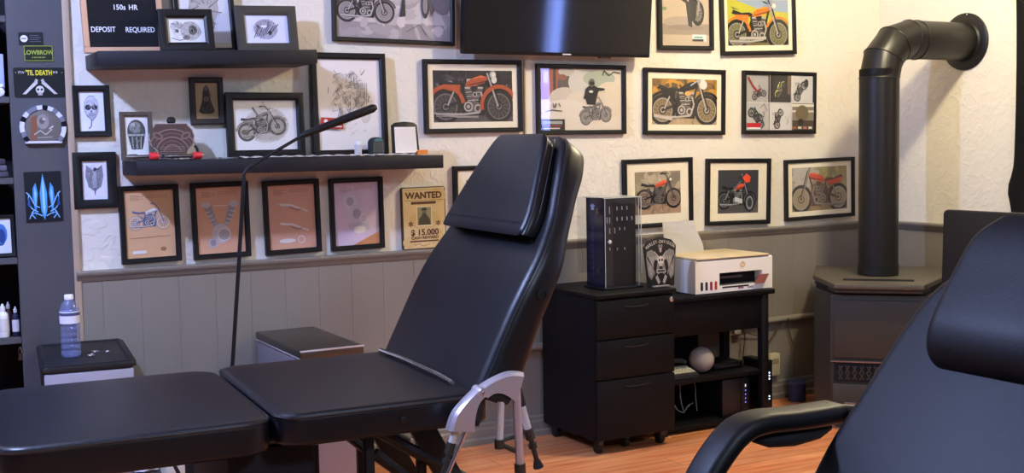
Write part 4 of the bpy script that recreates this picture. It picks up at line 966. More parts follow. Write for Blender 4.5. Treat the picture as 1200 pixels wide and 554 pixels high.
DX0, DX1, DY0, DY1, DZ = -1.652, -1.03, -.36, -.05, .604
t = thing('printer_desk', 'low black desk with open shelf standing right of the file cabinet', 'desk', ((DX0+DX1)/2, (DY0+DY1)/2, 0))
hx, hy = (DX1-DX0)/2, (DY1-DY0)/2
B().box(-hx, -hy-.01, DZ-.022, hx+.01, hy, DZ, BLACKWOOD, .004).build('desk_top', t)
B().box(-hx+.02, -hy+.012, .43, hx-.055, -hy+.028, DZ-.0225, BLACKWOOD, .002).box(hx-.058, -hy+.01, .43, hx-.02, hy-.03, DZ-.0225, BLACKWOOD, .002).build('apron', t)
B().box(-hx+.02, -hy+.01, .218, hx-.04, hy-.02, .238, BLACKWOOD, .003).build('middle_shelf', t)
B().box(-hx+.02, -hy+.01, .012, hx-.03, hy-.01, .034, BLACKWOOD, .003).build('bottom_shelf', t)
B().box(-hx+.037, hy-.016, .04, .12, hy-.004, .43, BLACKWOOD, .002).build('back_panel', t)
for x in (-hx+.0, hx-.056):
    for y in (-hy, hy-.036): B().box(x, y, 0, x+.036, y+.036, DZ-.0225, BLACK, .003).build('leg', t)

# printer
PX0, PX1, PYF, PYB = -1.452, -1.016, -.345, -.055
t = thing('printer', 'white ink tank printer with a tan scanner lid on the low desk', 'printer', ((PX0+PX1)/2, PYF, DZ+.0008))
hx = (PX1-PX0)/2; D = PYB-PYF
b = B()
b.prism([(0, .003), (0, .144), (.006, .15), (D, .15), (D, .003)], -hx, -.085, WHITEPL, lambda a, c, h: (h, a, c))
b.prism([(0, .003), (0, .144), (.006, .15), (D, .15), (D, .003)], .158, hx, WHITEPL, lambda a, c, h: (h, a, c))
b.prism([(0, .088), (0, .144), (.006, .15), (D, .15), (D, .088)], -.085, .158, WHITEPL, lambda a, c, h: (h, a, c))
b.prism([(0, .003), (0, .03), (D, .03), (D, .003)], -.085, .158, WHITEPL, lambda a, c, h: (h, a, c))
b.build('body', t)
B().box(-.085, .05, .03, .158, .06, .088, BLACKMATTE).box(-.084, .012, .03, .157, .05, .034, pm('printer_grey', '44464c', .5)).box(-.06, .02, .06, .06, .05, .07, MATS['printer_grey']).build('paper_slot', t)
B().box(-hx+.006, -.004, .1515, hx-.02, D+.02, .1605, TANPL, .004).box(-hx+.008, -.002, .1502, hx-.022, D+.018, .1515, BLACKMATTE).build('scanner_lid', t)
b = B()
for k, c in enumerate(('23252c', '2b3350', '8c1f33', 'a83a34')): b.prism(rrect(.013, .038, .005, x0=-.19+.026*k, y0=.016), 0.0002, .0012, ink(c), FRONT)
b.build('ink_window', t)
B().prism([(.10, .03), (.158, .03), (.195, .068), (.14, .068)], .0015, .004, ink('7d463e'), lambda a, c, h: (a, -h-(.068-c)*.35, c)).build('tray_flap', t)
B().box(-.07, -.0012, .02, .08, -.0002, .027, ink('2c2426')).box(.02, -.0014, .012, .05, -.0003, .02, ink('8d6a86')).box(.075, -.0014, .012, .105, -.0003, .02, ink('9a8aa6')).build('control_strip', t)
b = B(); A = Art(b, 0, 0, -.0006); A.ell(.045, .119, .0145, .0145, 'cdb691', 24); text_into(b, 'hp', .022, .045, .113, -.0012, ink('efe6d4'), .01, sx=.9); b.build('emblem', t)
# sheet of paper in the rear feed, curling
b = B(); n = 12
prof = smooth_path([(.0, .0, .0), (.0, .012, .05), (-.01, .02, .105), (-.02, .02, .16)], 4)
rows = [[(-.108+p.x*.5, p.y, p.z), (.108+p.x*2.3, p.y+.004, p.z)] for p in prof]
tt = bmesh.new(); R = [[tt.verts.new(q) for q in r_] for r_ in rows]
for a, c in zip(R, R[1:]): tt.faces.new((a[0], a[1], c[1], c[0]))
bmesh.ops.solidify(tt, geom=list(tt.faces), thickness=.0006)
b.take(tt, PAPER); tag(b.build('paper_sheet'), 'white sheet of paper standing in the back of the printer', 'paper', loc=(-1.312, -.095, DZ+.146))

# winged skull plaque beside the printer
t = thing('metal_plaque', 'grey metal plaque with a winged skull and arched lettering standing on the file cabinet', 'plaque', (-1.684, -.405, CZ+.0008), (-.05, 0, 0))
ol = [(-.066, 0), (.066, 0), (.083, .17), (.06, .196), (0, .21), (-.06, .196), (-.083, .17)]
B().prism(ol, 0, .01, ink('1d1b1b'), FRONT, .002).box(-.05, -.03, 0, .03, .02, .006, ink('8d8780'), .002).build('plate', t)
b = B(); A = Art(b, 0, 0, -.0102); g1, g2 = 'a09b95', '7b7772'
for sx in (-1, 1):
    q = lambda pts: [(sx*p[0], p[1]) for p in pts]
    A.poly(q([(.01, .13), (.03, .15), (.055, .15), (.06, .13), (.03, .115), (.01, .11)]), g1)
    A.poly(q([(.02, .135), (.045, .158), (.07, .150), (.074, .12), (.066, .05), (.05, .03), (.04, .05), (.036, .1)]), g2)
    for k in range(6): A.poly(q([(.03+.007*k, .13), (.04+.006*k, .125), (.062-.006*k, .04+.012*abs(k-3)), (.052-.004*k, .045)]), (g1, g2)[k % 2])
    A.poly(q([(.006, .1), (.018, .1), (.026, .06), (.012, .05)]), g2); A.poly(q([(.02, .05), (.03, .04), (.016, .01), (.006, .02)]), g1)
    A.ell(sx*.006, .112, .004, .004, '1a1818')
A.ell(0, .11, .017, .019, 'c4beb6'); A.rect(-.009, .086, .018, .012, 'b0aaa2'); A.rect(-.022, .058, .044, .016, g1); A.rect(-.018, .062, .036, .008, '2a2828')
for sx in (-1, 1): A.ell(sx*.007, .112, .005, .005, '1a1818')
A.poly([(-.008, .165), (.008, .165), (.004, .145), (-.004, .145)], g1)
for sx in (-1, 1): A.ell(sx*.006, .172, .006, .006, g2)
word = 'HARLEY-DAVIDSON'
for k, ch in enumerate(word):
    a = (k-7)/7*.62
    M = lambda x, y, z, a=a: ((.115*math.sin(a))+x*math.cos(a)+(z)*math.sin(a), y, .069+.115*math.cos(a)-x*math.sin(a)+(z)*math.cos(a))
    text_into(b, ch, .019, 0, 0, -.0112, ink('bdb7af'), .02, fr=M, sx=.72)
b.build('relief', t)

# acrylic display case on the file cabinet
t = thing('jewellery_display_case', 'tall black and clear acrylic jewellery display case on the file cabinet', 'display case', (-1.85, -.30, CZ+.0008))
x0, x1, y0, y1 = -.088, .084, -.071, .064
B().box(x0-.012, y0-.012, 0, x1+.012, y1+.012, .008, BLACK, .003).build('base', t)
B().box(x0, y0+.012, .0085, x1-.01, y1, .378, pm('display_black', '1d1815', .35)).build('core', t)
B().box(x0-.0045, y0+.004, .0085, x0-.0005, y1, .38, pm('display_side', '12142a', .2)).build('side_panel', t)
b = B().box(x0+.0, y0-.001, .009, x1+.002, y0+.005, .383, ACRYL).box(x1+.008, y0, .06, x1+.012, y1+.03, .383, ACRYL).box(x0-.006, y0-.001, .379, x1+.012, y1+.03, .383, ACRYL).box(x0-.035, y1+.02, .06, x1+.012, y1+.024, .383, ACRYL)
b.build('acrylic_shell', t)
EDGE = pm('acrylic_edge', 'c4c8c4', .25)
B().box(x0-.001, y0-.0025, .009, x0+.0012, y0-.0012, .383, EDGE).box(x1+.0085, y0-.0015, .06, x1+.0115, y0-.0002, .383, EDGE).box(x1-.004, y0-.0025, .009, x1-.002, y0-.0012, .383, EDGE).box(x0-.006, y0-.0025, .3795, x1+.012, y0-.0012, .3825, EDGE).box(x0-.006, y0, .383, x1+.012, y1+.03, .3836, glassy('acrylic_top', 'dfe2de', body='cfd2cc', clear=.6)).build('acrylic_edges', t)
for z in (.06, .31): B().box(x0-.012, y0+.02, z, x0-.005, y0+.045, z+.03, ACRYL, .002).build('hinge', t)
B().lathe([(0, 0), (.004, 0), (.004, .006), (.008, .01), (.008, .014), (0, .017)], pm('knob_silver', 'e0deda', .3, .3), 14, Matrix.Translation((x0+.016, y0-.0012, .2)) @ Matrix.Rotation(PI/2, 4, 'X')).build('knob', t)
for row, cols in ((.342, (0, 3, 5, 7)), (.328, (0,)), (.298, (-1, 0, 3, 5, 7, 9)), (.284, (-1, 0)), (.254, (0, 2, 4, 6)), (.242, (0, 2)), (.208, (0,)), (.172, (0,)), (.17, (3, 6))):
    for c in cols:
        x = x0+.03+c*.0125
        B().tube([(x, y0+.0115, row), (x, y0+.0095, row), (x+.0005, y0+.0095, row-.009-(row > .29)*.004)], .0022, SILV, 6).build('stud', t)
b = B(); A = Art(b, 0, 0, 0)
fr_side = lambda x, y, z: (x0-.0048, y1-.012-x, z)
def sidepoly(pts, c):
    vs = [b.bm.verts.new((x0-.0049, y1-.05-p[0], p[1])) for p in pts]; f = b.bm.faces.new(vs); f.material_index = b.mi(ink(c))
sidepoly([(-.02, .345), (-.012, .352), (0, .356), (.012, .352), (.02, .345), (.01, .346), (.012, .33), (-.012, .33), (-.01, .346)], '8c94b4')
for k in range(11):
    z_ = .3-.024*k
    sidepoly([(-.008, z_), (.008, z_), (.008, z_+.004), (-.008, z_+.004)], '2f3c7c'); sidepoly([(-.002, z_-.008), (.003, z_-.008), (.003, z_+.01), (-.002, z_+.01)], '2f3c7c')
b.build('lettering', t)

# on the desk's middle shelf
o = B().lathe([(.0, 0)]+[(.0575*math.sin(PI*k/20), .0575-.0575*math.cos(PI*k/20)) for k in range(2, 20)]+[(0, .115)], pm('pale_mesh_fabric', 'a79f9f', .8, bump=(700, .0006, 1)), 28).build('smart_speaker')
tag(o, 'pale grey ball shaped speaker on the middle shelf of the low desk', 'speaker', loc=(-1.352, -.255, .239))
t = thing('desk_telephone', 'dark desk telephone with pale keys left of the ball speaker', 'telephone', (-1.488, -.27, .239), (0, 0, .0))
B().prism([(-.055, 0), (.055, 0), (.055, .04), (-.055, .014)], -.075, .07, pm('phone_dark', '2b2b30', .5), lambda a, c, h: (h, a, c), .003).build('body', t)
b = B().prism([(-.04, .02), (.03, .036), (.03, .038), (-.04, .022)], -.06, .062, ink('b9b5a6'), lambda a, c, h: (h, a, c))
for i in range(7):
    for j in range(3): 
        y_ = -.032+.02*j; z_ = .0228+(y_+.04)*.23
        b.box(-.054+.0165*i, y_, z_, -.044+.0165*i, y_+.012, z_+.003, ink('e0dccd'))
b.build('keypad', t)
B().tube(smooth_path([(-.06, .03, .05), (-.03, .035, .062), (.03, .035, .062), (.06, .03, .05)]), .012, MATS['phone_dark'], 10).build('handset', t)
t = thing('router', 'flat black router box right of the ball speaker on desk shelf', 'router', (-1.2, -.19, .239))
B().box(-.085, -.07, 0, .085, .07, .03, BLACK, .006, 3).build('body', t)
B().box(-.06, -.0706, .012, .06, -.0698, .016, ink('3a3c44')).build('front_strip', t)
# under the shelf
t = thing('computer_tower', 'small black computer tower with blue lights under the desk shelf', 'computer', (-1.185, -.22, .0348))
B().box(-.1, -.1, 0, .055, .13, .17, pm('tower_black', '121318', .4), .004).build('case', t)
B().box(.008, -.104, .006, .052, -.1002, .164, BLACK, .003).build('front_panel', t)
b = B(); blue = pm('blue_led', '202040', .5, emit='5a6cff', es=3.)
for k in range(4): b.box(.027, -.1052, .055+.018*k, .031, -.1042, .06+.018*k, blue)
b.box(.026, -.1052, .128, .032, -.1042, .14, pm('pale_led', '505060', .5, emit='c9ccdc', es=1.2)); b.build('status_lights', t)
t = thing('modem', 'tall black modem tower with white lights standing right of the desk', 'modem', (-.998, -.225, .001))
B().box(-.03, -.075, 0, .03, .085, .012, BLACK, .003).build('foot', t)
B().box(-.024, -.07, .0125, .028, .08, .262, pm('modem_black', '101014', .35), .005).build('body', t)
b = B(); white = pm('white_led', '404048', .5, emit='dfe6ff', es=4.)
for z in (.2, .186, .172, .09, .078): b.box(-.004, -.0712, z, .001, -.0702, z+.006, white)
for z in (.2, .186, .172, .09, .078): b.box(.005, -.0712, z, .01, -.0702, z+.006, white)
b.build('status_lights', t)
def cable(name, label, pts, r, m, cat='cable', n=8):
    return tag(B().tube(smooth_path(pts, 6), r, m, n).build(name), label, cat)
GREYCORD = pm('grey_cord', '9a9698', .6)
cable('cable', 'grey looped cable hanging under the desk shelf on the left', [(-1.45, -.14, .2165), (-1.455, -.16, .15), (-1.45, -.19, .08), (-1.43, -.22, .06), (-1.40, -.22, .085), (-1.36, -.2, .09)], .003, GREYCORD)
cable('cable', 'grey straight cable hanging under the desk shelf in the middle', [(-1.38, -.15, .2165), (-1.40, -.16, .16), (-1.41, -.18, .1), (-1.40, -.19, .045)], .003, GREYCORD)
cable('cable', 'grey cable hanging near the computer tower under the desk shelf', [(-1.33, -.15, .2165), (-1.315, -.16, .16), (-1.32, -.17, .11), (-1.32, -.18, .045)], .003, GREYCORD)
o = B().box(-.03, -.01, 0, .03, .01, .06, pm('grey_adapter', '55555a', .5), .004).build('power_adapter'); tag(o, 'small grey power adapter hanging on a cable under the desk shelf', 'adapter', loc=(-1.345, -.11, .155))
t = thing('wall_outlet', 'pale wall socket plate with two plugs behind the low desk', 'socket', (-.965, -.0125, .425))
B().box(-.036, -.006, -.085, .036, 0, -.018, pm('outlet_plate', 'cfc8ba', .4), .003).build('plate', t)
for z in (-.04, -.068): B().box(-.018, -.03, z-.01, .02, -.006, z+.01, pm('plug_grey', 'a5a29c', .4), .003).build('plug', t)
cable('cable', 'black cable dropping from the wall socket behind the desk', [(-.945, -.045, .38), (-.93, -.05, .34), (-.94, -.055, .28), (-.955, -.06, .2), (-.95, -.07, .1)], .003, CORD)
cable('cable', 'thin dark cable curving along the wall from the wall socket', [(-.94, -.045, .37), (-.88, -.03, .34), (-.82, -.025, .325), (-.76, -.025, .33)], .0025, BROWNCORD)
cable('cable', 'brown cable slanting down the wall right of the desk', [(-.66, -.03, .40), (-.69, -.03, .37), (-.75, -.026, .3), (-.82, -.026, .22), (-.85, -.03, .15)], .003, BROWNCORD)
cable('cable', 'short dark cable drooping from the wall ledge beside the stove', [(-.655, -.05, .40), (-.64, -.03, .36), (-.62, -.026, .3), (-.6, -.026, .26)], .003, BROWNCORD)
t = thing('wall_box', 'small pale telephone box low on the wall right of the modem', 'socket', (-.735, -.0125, .12))
B().box(-.03, -.035, 0, .03, 0, .11, pm('pale_box', 'cabf9c', .5), .004).build('cover', t)
B().box(-.02, -.037, .06, .02, -.035, .085, ink('9a8f72')).build('slot', t)

# ================================================================== LEFT: STORAGE TOWER, WATER BOTTLE, BIN, LAMP
t = thing('storage_tower', 'black plastic drawer tower with grey drawer fronts against the left wall', 'drawers', (-3.995, -.29, 0), (0, 0, -.10))
hx, hy = .14, .242
B().box(-hx+.004, -hy+.012, .01, hx-.004, hy, .583, pm('tower_frame', '17181a', .5), .006).build('carcass', t)
b = B().prism(rrect(2*hx+.010, 2*hy+.010, .02), .5845, .602, pm('tower_lid', '161619', .5), bev=.005)
for q in ((-hx+.006, -hy+.004, hx-.006, -hy+.016), (-hx+.006, hy-.016, hx-.006, hy-.004), (-hx+.004, -hy+.016, -hx+.016, hy-.016), (hx-.016, -hy+.016, hx-.004, hy-.016)): b.box(q[0], q[1], .601, q[2], q[3], .6065, MATS['tower_lid'], .002)
b.build('lid', t)
for k in range(3):
    z0 = .02+.188*k
    d = B().box(-hx+.004, -hy-.004, z0, hx-.004, -hy+.0115, z0+.184, pm('drawer_grey', 'a19ea8', .45), .006).build('drawer', t)
    B().prism([(-.05, 0), (.05, 0), (.06, .018), (-.06, .018)], .0001, .012, MATS['drawer_grey'], lambda a, c, h, z0=z0: (a, -hy-.004-h, z0+.11+c), .002).build('handle', d)
t = thing('water_bottle', 'clear bluish plastic water bottle with white label on the drawer tower', 'bottle', (-4.045, -.35, .6025))
BOT = glassy('bottle_plastic', 'e2e6fa', body='b4bdea', clear=.8, rough=.06, ior=1.5)
prof = [(.0, .004), (.024, .0), (.030, .004)]
z = .01
for k in range(5):
    prof += [(.0315, z), (.0315, z+.010), (.0292, z+.014), (.0292, z+.016)]; z += .02
prof += [(.0318, z), (.0318, z+.046), (.030, z+.052), (.024, z+.068), (.016, z+.08), (.0125, z+.086), (.0125, z+.092)]
B().lathe(prof, BOT, 28).build('bottle_body', t, 60)
B().lathe([(.0135, z+.082), (.0148, z+.083), (.0148, z+.096), (.0135, z+.098)], WHITEPL, 20).build('cap', t)
B().lathe([(.0322, z+.004), (.0322, z+.044)], pm('bottle_label_white', 'e9e9f2', .5), 28, cap=False).lathe([(.0325, z+.03), (.0325, z+.04)], ink('4a4f74'), 28, Matrix.Rotation(.4, 4, 'Z'), cap=False).build('bottle_label', t)
def ring(label, x, y, r):
    o = B().tube([(r*math.cos(2*PI*k/16), r*math.sin(2*PI*k/16), .0016) for k in range(17)], .0013, STEEL, 6, False).build('ring'); tag(o, label, 'ring', loc=(x, y, .6025))
ring('small silver ring lying right of the water bottle', -3.985, -.36, .012)
ring('tiny silver hoop lying on the drawer tower furthest from the bottle', -3.925, -.32, .008)
ring('silver hoop lying behind the small ring beside the water bottle', -3.958, -.29, .014)

t = thing('steel_bin', 'slim stainless steel pedal bin standing against the wall behind the bed', 'bin', (-3.209, -.30, 0))
hx, hy = .118, .262
B().box(-hx+.003, -hy+.003, .012, hx-.003, hy-.003, .545, pm('bin_steel', '9d97a0', .45, .55), .012, 3).build('body', t)
B().box(-hx, -hy, 0, hx, hy, .0118, BLACK, .003).build('base', t)
B().box(-hx, -hy, .5475, hx, hy, .579, pm('steel_lid', '6b665f', .38, .9), .006, 3).build('lid', t)
B().box(-hx-.001, -hy-.002, .573, hx+.001, -hy+.003, .5795, pm('bright_trim', 'dcdade', .3, .4), .001).box(-hx-.0015, -hy+.004, .548, -hx+.004, hy, .552, MATS['bright_trim'], .001).build('bright_edge', t)
B().box(-.035, -hy-.035, .004, .035, -hy, .012, BLACK, .003).build('pedal', t)

t = thing('floor_lamp', 'thin black gooseneck floor lamp with a rod head before the shelves', 'lamp', (-3.668, -.72, 0))
B().lathe([(0, 0), (.12, 0), (.12, .012), (.11, .02), (.02, .026), (.012, .05)], BLACK, 28).build('base', t)
B().tube([(0, 0, .03), (.03, .0, .3), (.064, .01, .604), (.095, .015, .9), (.124, .02, 1.185)], .0065, BLACK, 10).build('pole', t)
B().tube(smooth_path([(.124, .02, 1.185), (.128, .02, 1.205), (.15, .02, 1.225), (.24, .02, 1.275), (.328, .02, 1.322)]), .0055, BLACK, 10).build('gooseneck', t)
B().tube([(.32, .02, 1.318), (.335, .02, 1.325), (.4, .02, 1.348), (.5, .02, 1.383), (.578, .02, 1.41), (.59, .02, 1.414)], [.007, .011, .0125, .0145, .0145, .009], BLACK, 12).build('lamp_head', t)

# ================================================================== BLACK TREATMENT CHAIR (left)
ANG = -math.radians(3.5)
t = thing('treatment_chair', 'large black padded treatment chair with raised back, filling the left foreground', 'treatment chair', (-3.886, -2.054, 0), (0, 0, ANG))
# local axes: x along the chair to its head, y into the room corner (0 near side, .66 far side), z up
ZT = .717
def pad(x0, x1, z0, z1, y0=0., y1=.66, r=.05, bev=.017, crown=.004):
    """upholstered slab: rounded outline, rolled edges, slight crown"""
    rings = []
    def R(o, z): return [(p[0], p[1], z) for p in rrect(x1-x0-2*o, y1-y0-2*o, max(r-o*.6, .012), 6, x0+o, y0+o)]
    for k in range(0, 6):
        a = PI/2*k/5; rings.append(R(bev*.7*(1-math.sin(a)), z0+bev*.7*(1-math.cos(a))))
    for k in range(0, 7):
        a = PI/2*k/6; rings.append(R(bev*(1-math.cos(a)), z1-crown-bev+bev*math.sin(a)))
    rings += [R(bev+.03, z1-crown*.5), R(bev+.09, z1-crown*.1), R(bev+.16, z1)]
    return B().loft(rings, LEATHER)
def seam(x0, x1, z, y0=0., y1=.66, r=.05, out=.001):
    pts = rrect(x1-x0+2*out, y1-y0+2*out, r, 6, x0-out, y0-out)
    return [(p[0], p[1], z) for p in pts]+[(pts[0][0], pts[0][1], z)]
pd = pad(.006, .505, ZT-.078, ZT).build('seat_cushion', t, 60)
B().tube(seam(.0075, .5035, ZT-.0125, .0025, .6575, .05, .0), .0048, PIPING, 6, False).build('piping', pd)
pd = pad(-.555, -.006, ZT-.085, ZT-.004, r=.06).build('leg_rest_cushion', t, 60)
B().tube(seam(-.5535, -.0075, ZT-.0165, .0025, .6575, .058, .0), .0048, PIPING, 6, False).build('piping', pd)
# backrest loft
secs = [(.462, .700, .070, .318), (.468, .716, .098, .330), (.51, .80, .100, .330), (.559, .896, .092, .330), (.60, .965, .088, .328), (.645, 1.03, .080, .316), (.690, 1.10, .066, .284), (.722, 1.17, .070, .252), (.752, 1.235, .078, .222), (.780, 1.285, .074, .185), (.790, 1.300, .050, .155)]
def ringrr(o, A_, N_, hw, t_, rr, n=5):
    """rounded-rectangle ring centred on the front-face centre o; A_ sideways, N_ to the rear"""
    pts = rrect(2*hw, t_, min(rr, t_*.49), n, -hw, 0)
    return [o+A_*p[0]+N_*p[1] for p in pts]
CY = .33; AY = Vector((0, 1, 0))
def back_rings(secs, rr=.028):
    R = []
    for i, (u, z, th, hw) in enumerate(secs):
        a = secs[max(i-1, 0)]; c = secs[min(i+1, len(secs)-1)]
        T = Vector((c[0]-a[0], 0, c[1]-a[1])).normalized(); N = Vector((T.z, 0, -T.x))
        R.append(ringrr(Vector((u, CY, z)), AY, N, hw, th, rr))
    return R
def densify(secs, n=4):
    V4 = [Vector((*s_,)) if len(s_) == 4 else None for s_ in secs]
    out = []
    for i in range(len(V4)-1):
        p0 = V4[max(i-1, 0)]; p1 = V4[i]; p2 = V4[i+1]; p3 = V4[min(i+2, len(V4)-1)]
        for k in range(n):
            q = k/n; v = .5*((2*p1)+(p2-p0)*q+(2*p0-5*p1+4*p2-p3)*q*q+(3*p1-p0-3*p2+p3)*q**3); out.append(tuple(v))
    out.append(tuple(V4[-1])); return out
ds = densify(secs)
bk = B().loft(back_rings(ds), LEATHER).build('backrest', t, 60)
R = back_rings(ds)
idx_near = 2; 
b = B()
for side in (0, 1):
    path = []
    for (u, z, th, hw), i in zip(ds, range(len(ds))):
        a = ds[max(i-1, 0)]; c = ds[min(i+1, len(ds)-1)]
        T = Vector((c[0]-a[0], 0, c[1]-a[1])).normalized(); N = Vector((T.z, 0, -T.x))
        path.append(Vector((u, CY, z))+AY*((hw-.003)*(1 if side else -1))+N*.012)
    B().tube(path, .0032, PIPING, 6).build('piping', bk)
B().lathe([(0, 0), (.014, 0), (.016, .003), (.016, .006), (.009, .007), (.008, .004), (0, .004)], BLACK, 18, Matrix.Translation((.640, .004, .930)) @ Matrix.Rotation(PI/2, 4, 'X')).build('side_knob', bk)
# headrest cushion
hs = [(.628, 1.062, .030, .235), (.622, 1.070, .050, .252), (.650, 1.12, .056, .246), (.690, 1.20, .052, .21), (.726, 1.27, .050, .172), (.742, 1.298, .040, .152), (.752, 1.308, .022, .135)]
hd = densify(hs, 3)
hr = B().loft(back_rings(hd, .02), LEATHER).build('headrest_cushion', t, 60)
b = B()
for side in (-1, 1):
    path = []
    for i, (u, z, th, hw) in enumerate(hd):
        a = hd[max(i-1, 0)]; c = hd[min(i+1, len(hd)-1)]
        T = Vector((c[0]-a[0], 0, c[1]-a[1])).normalized(); N = Vector((T.z, 0, -T.x))
        path.append(Vector((u, CY, z))+AY*((hw-.002)*side)+N*.010)
    B().tube(path, .0028, PIPING, 6).build('piping', hr)
    B().tube([p+Vector((.02, 0, 0)) for p in path[2:-3]], .002, PIPING, 6).build('stitching', hr)
B().tube([(.448, .10, .722), (.452, .2, .725), (.452, .45, .725), (.448, .62, .722)], .006, CHROME, 8).build('hinge_bar', t)
# steel under-frame
b = B()
b.box(-.085, .12, .04, .115, .54, .62, BLACKMATTE, .01).box(-.125, .06, .002, .6, .60, .05, BLACK, .01)
b.build('pedestal', t)
for y_ in (.10, .56):
    B().box(.224, y_-.012, .05, .246, y_+.012, .645, BLACK, .003).build('upright', t)
    B().tube([(.24, y_, .64), (.37, y_, .555), (.50, y_, .47)], .014, BLACK, 8).build('brace', t)
    B().prism([(.325, .643), (.39, .643), (.54, .36), (.48, .34)], y_-.01, y_+.01, BLACK, lambda a, c, h: (a, h, c), .002).build('link_plate', t)
    B().box(.36, y_+.012, .3, .382, y_+.03, .643, BLACK, .002).build('strut', t)
    B().tube([(.075, y_, .643), (.48, y_, .643)], .010, BLACK, 8).build('rail', t)
    B().tube([(.44, y_+.02, .64), (.50, y_+.02, .71)], .012, BLACK, 8).build('hinge_arm', t)
    B().tube([(-.52, y_, .633), (.07, y_, .64)], .010, BLACK, 8).build('leg_rest_rail', t)
    B().tube([(.25, y_, .58), (.36, y_, .48), (.48, y_, .38)], .012, BLACK, 8).build('lower_brace', t)
B().lathe([(0, 0), (.008, 0), (.01, .003), (.006, .006), (0, .006)], BLACK, 12, Matrix.Translation((.285, .0, .672)) @ Matrix.Rotation(PI/2, 4, 'X')).build('side_button', t)

# ---- chrome folding leg rest on a tripod, standing at the near side of the chair
cu_, su_ = math.cos(ANG), math.sin(ANG)
t = thing('tripod_leg_rest', 'chrome tripod leg rest with a hinged curved top beside the black treatment chair', 'leg rest', (-3.886+.5*cu_+.05*su_, -2.054+.5*su_-.05*cu_, 0), (0, 0, ANG))
def lobe(outer, inner, hy=.021):
    o = smooth_path([(x-.5, 0, z) for x, z in outer], 5); i = smooth_path([(x-.5, 0, z) for x, z in inner], 5)
    b = B(); rings = []
    for p, q in zip(o, i):
        k = p+(q-p)*.12
        rings.append([(p.x, -hy*.5, p.z), (p.x, hy*.5, p.z), (k.x, hy*.9, k.z), (q.x, hy, q.z), (q.x, hy-.004, q.z), (k.x, hy*.75, k.z), (k.x, -hy*.75, k.z), (q.x, -hy+.004, q.z), (q.x, -hy, q.z), (k.x, -hy*.9, k.z)])
    b.loft(rings, SATIN)
    return b.build('curved_plate', t, 25)
l1 = lobe([(.370, .650), (.383, .684), (.407, .710), (.432, .729), (.449, .739)], [(.428, .643), (.430, .668), (.436, .693), (.445, .710), (.462, .724)])
l2 = lobe([(.441, .734), (.471, .750), (.505, .762), (.529, .766), (.557, .763)], [(.462, .716), (.479, .724), (.498, .722), (.517, .712), (.534, .698)])
B().tube([(-.058, 0, .712), (-.056, 0, .695), (-.057, 0, .672), (-.062, 0, .652)], [.006, .013, .014, .009], RUBBER, 12).build('foam_pad', l1)
B().tube([(-.03, 0, .716), (-.014, 0, .717), (.006, 0, .711), (.022, 0, .699)], [.006, .013, .014, .009], RUBBER, 12).build('foam_pad', l2)
B().lathe([(0, -.022), (.0105, -.022), (.012, -.020), (.012, .020), (.0105, .0225), (0, .0225)], SATIN, 18, Matrix.Translation((-.049, 0, .729)) @ Matrix.Rotation(PI/2, 4, 'X')).lathe([(0, .0225), (.004, .0225), (.004, .0255), (0, .0265)], CHROME, 10, Matrix.Translation((-.049, 0, .729)) @ Matrix.Rotation(PI/2, 4, 'X')).build('hinge_bolt', t)
B().tube([(.005, 0, .715), (-.002, 0, .60)], .0082, ALU, 12).build('centre_column', t)
B().tube([(-.002, 0, .613), (-.002, 0, .592)], .0115, DARKSTEEL, 12).build('column_collar', t)
def leg(p0, p1, r, m, cl, sleeve=0, r2=.7):
    """tapering leg tube: cl = where the clamp sits along it (0..1)"""
    a, c = Vector(p0), Vector(p1); d = c-a
    L = B()
    if sleeve: L.tube([a, a+d*sleeve], r*1.3, RUBBER, 12)
    L.tube([a+d*sleeve, a+d*cl], r, m, 12); L.tube([a+d*cl, a+d*.985], r*r2, DARKSTEEL, 10)
    o = L.build('leg', t)
    h = .012/d.length
    B().tube([a+d*(cl-h*1.2), a+d*(cl+h)], r*1.35, DARKSTEEL, 10).tube([a+d*(cl+h*2.), a+d*(cl+h*2.9)], r*1.2, DARKSTEEL, 10).build('leg_clamp', o)
    B().tube([a+d*(1-h*1.5), a+d*(1-h*.6), c], [r*.9, r*1.3, r*1.5], RUBBER, 12).build('rubber_foot', o)
leg((.041, -.004, .728), (.058, -.02, .001), .0098, SATIN, .262)
leg((.046, .010, .735), (.103, .012, .531), .0086, ALU, .60, sleeve=.26)
leg((-.107, .006, .647), (-.32, .03, .001), .0082, ALU, .066)
leg((-.086, -.006, .647), (-.425, -.03, .001), .0052, CHROME, .165, r2=.9)
B().tube([(-.002, 0, .603), (.042, -.004, .578)], .0055, DARKSTEEL, 8).tube([(-.002, 0, .606), (.078, .011, .62)], .004, DARKSTEEL, 8).build('spreader', t)
B().tube([(.004, 0, .716), (.046, .003, .737)], .008, STEEL, 8).tube([(.004, 0, .716), (-.045, 0, .728)], .006, STEEL, 8).build('crown', t)

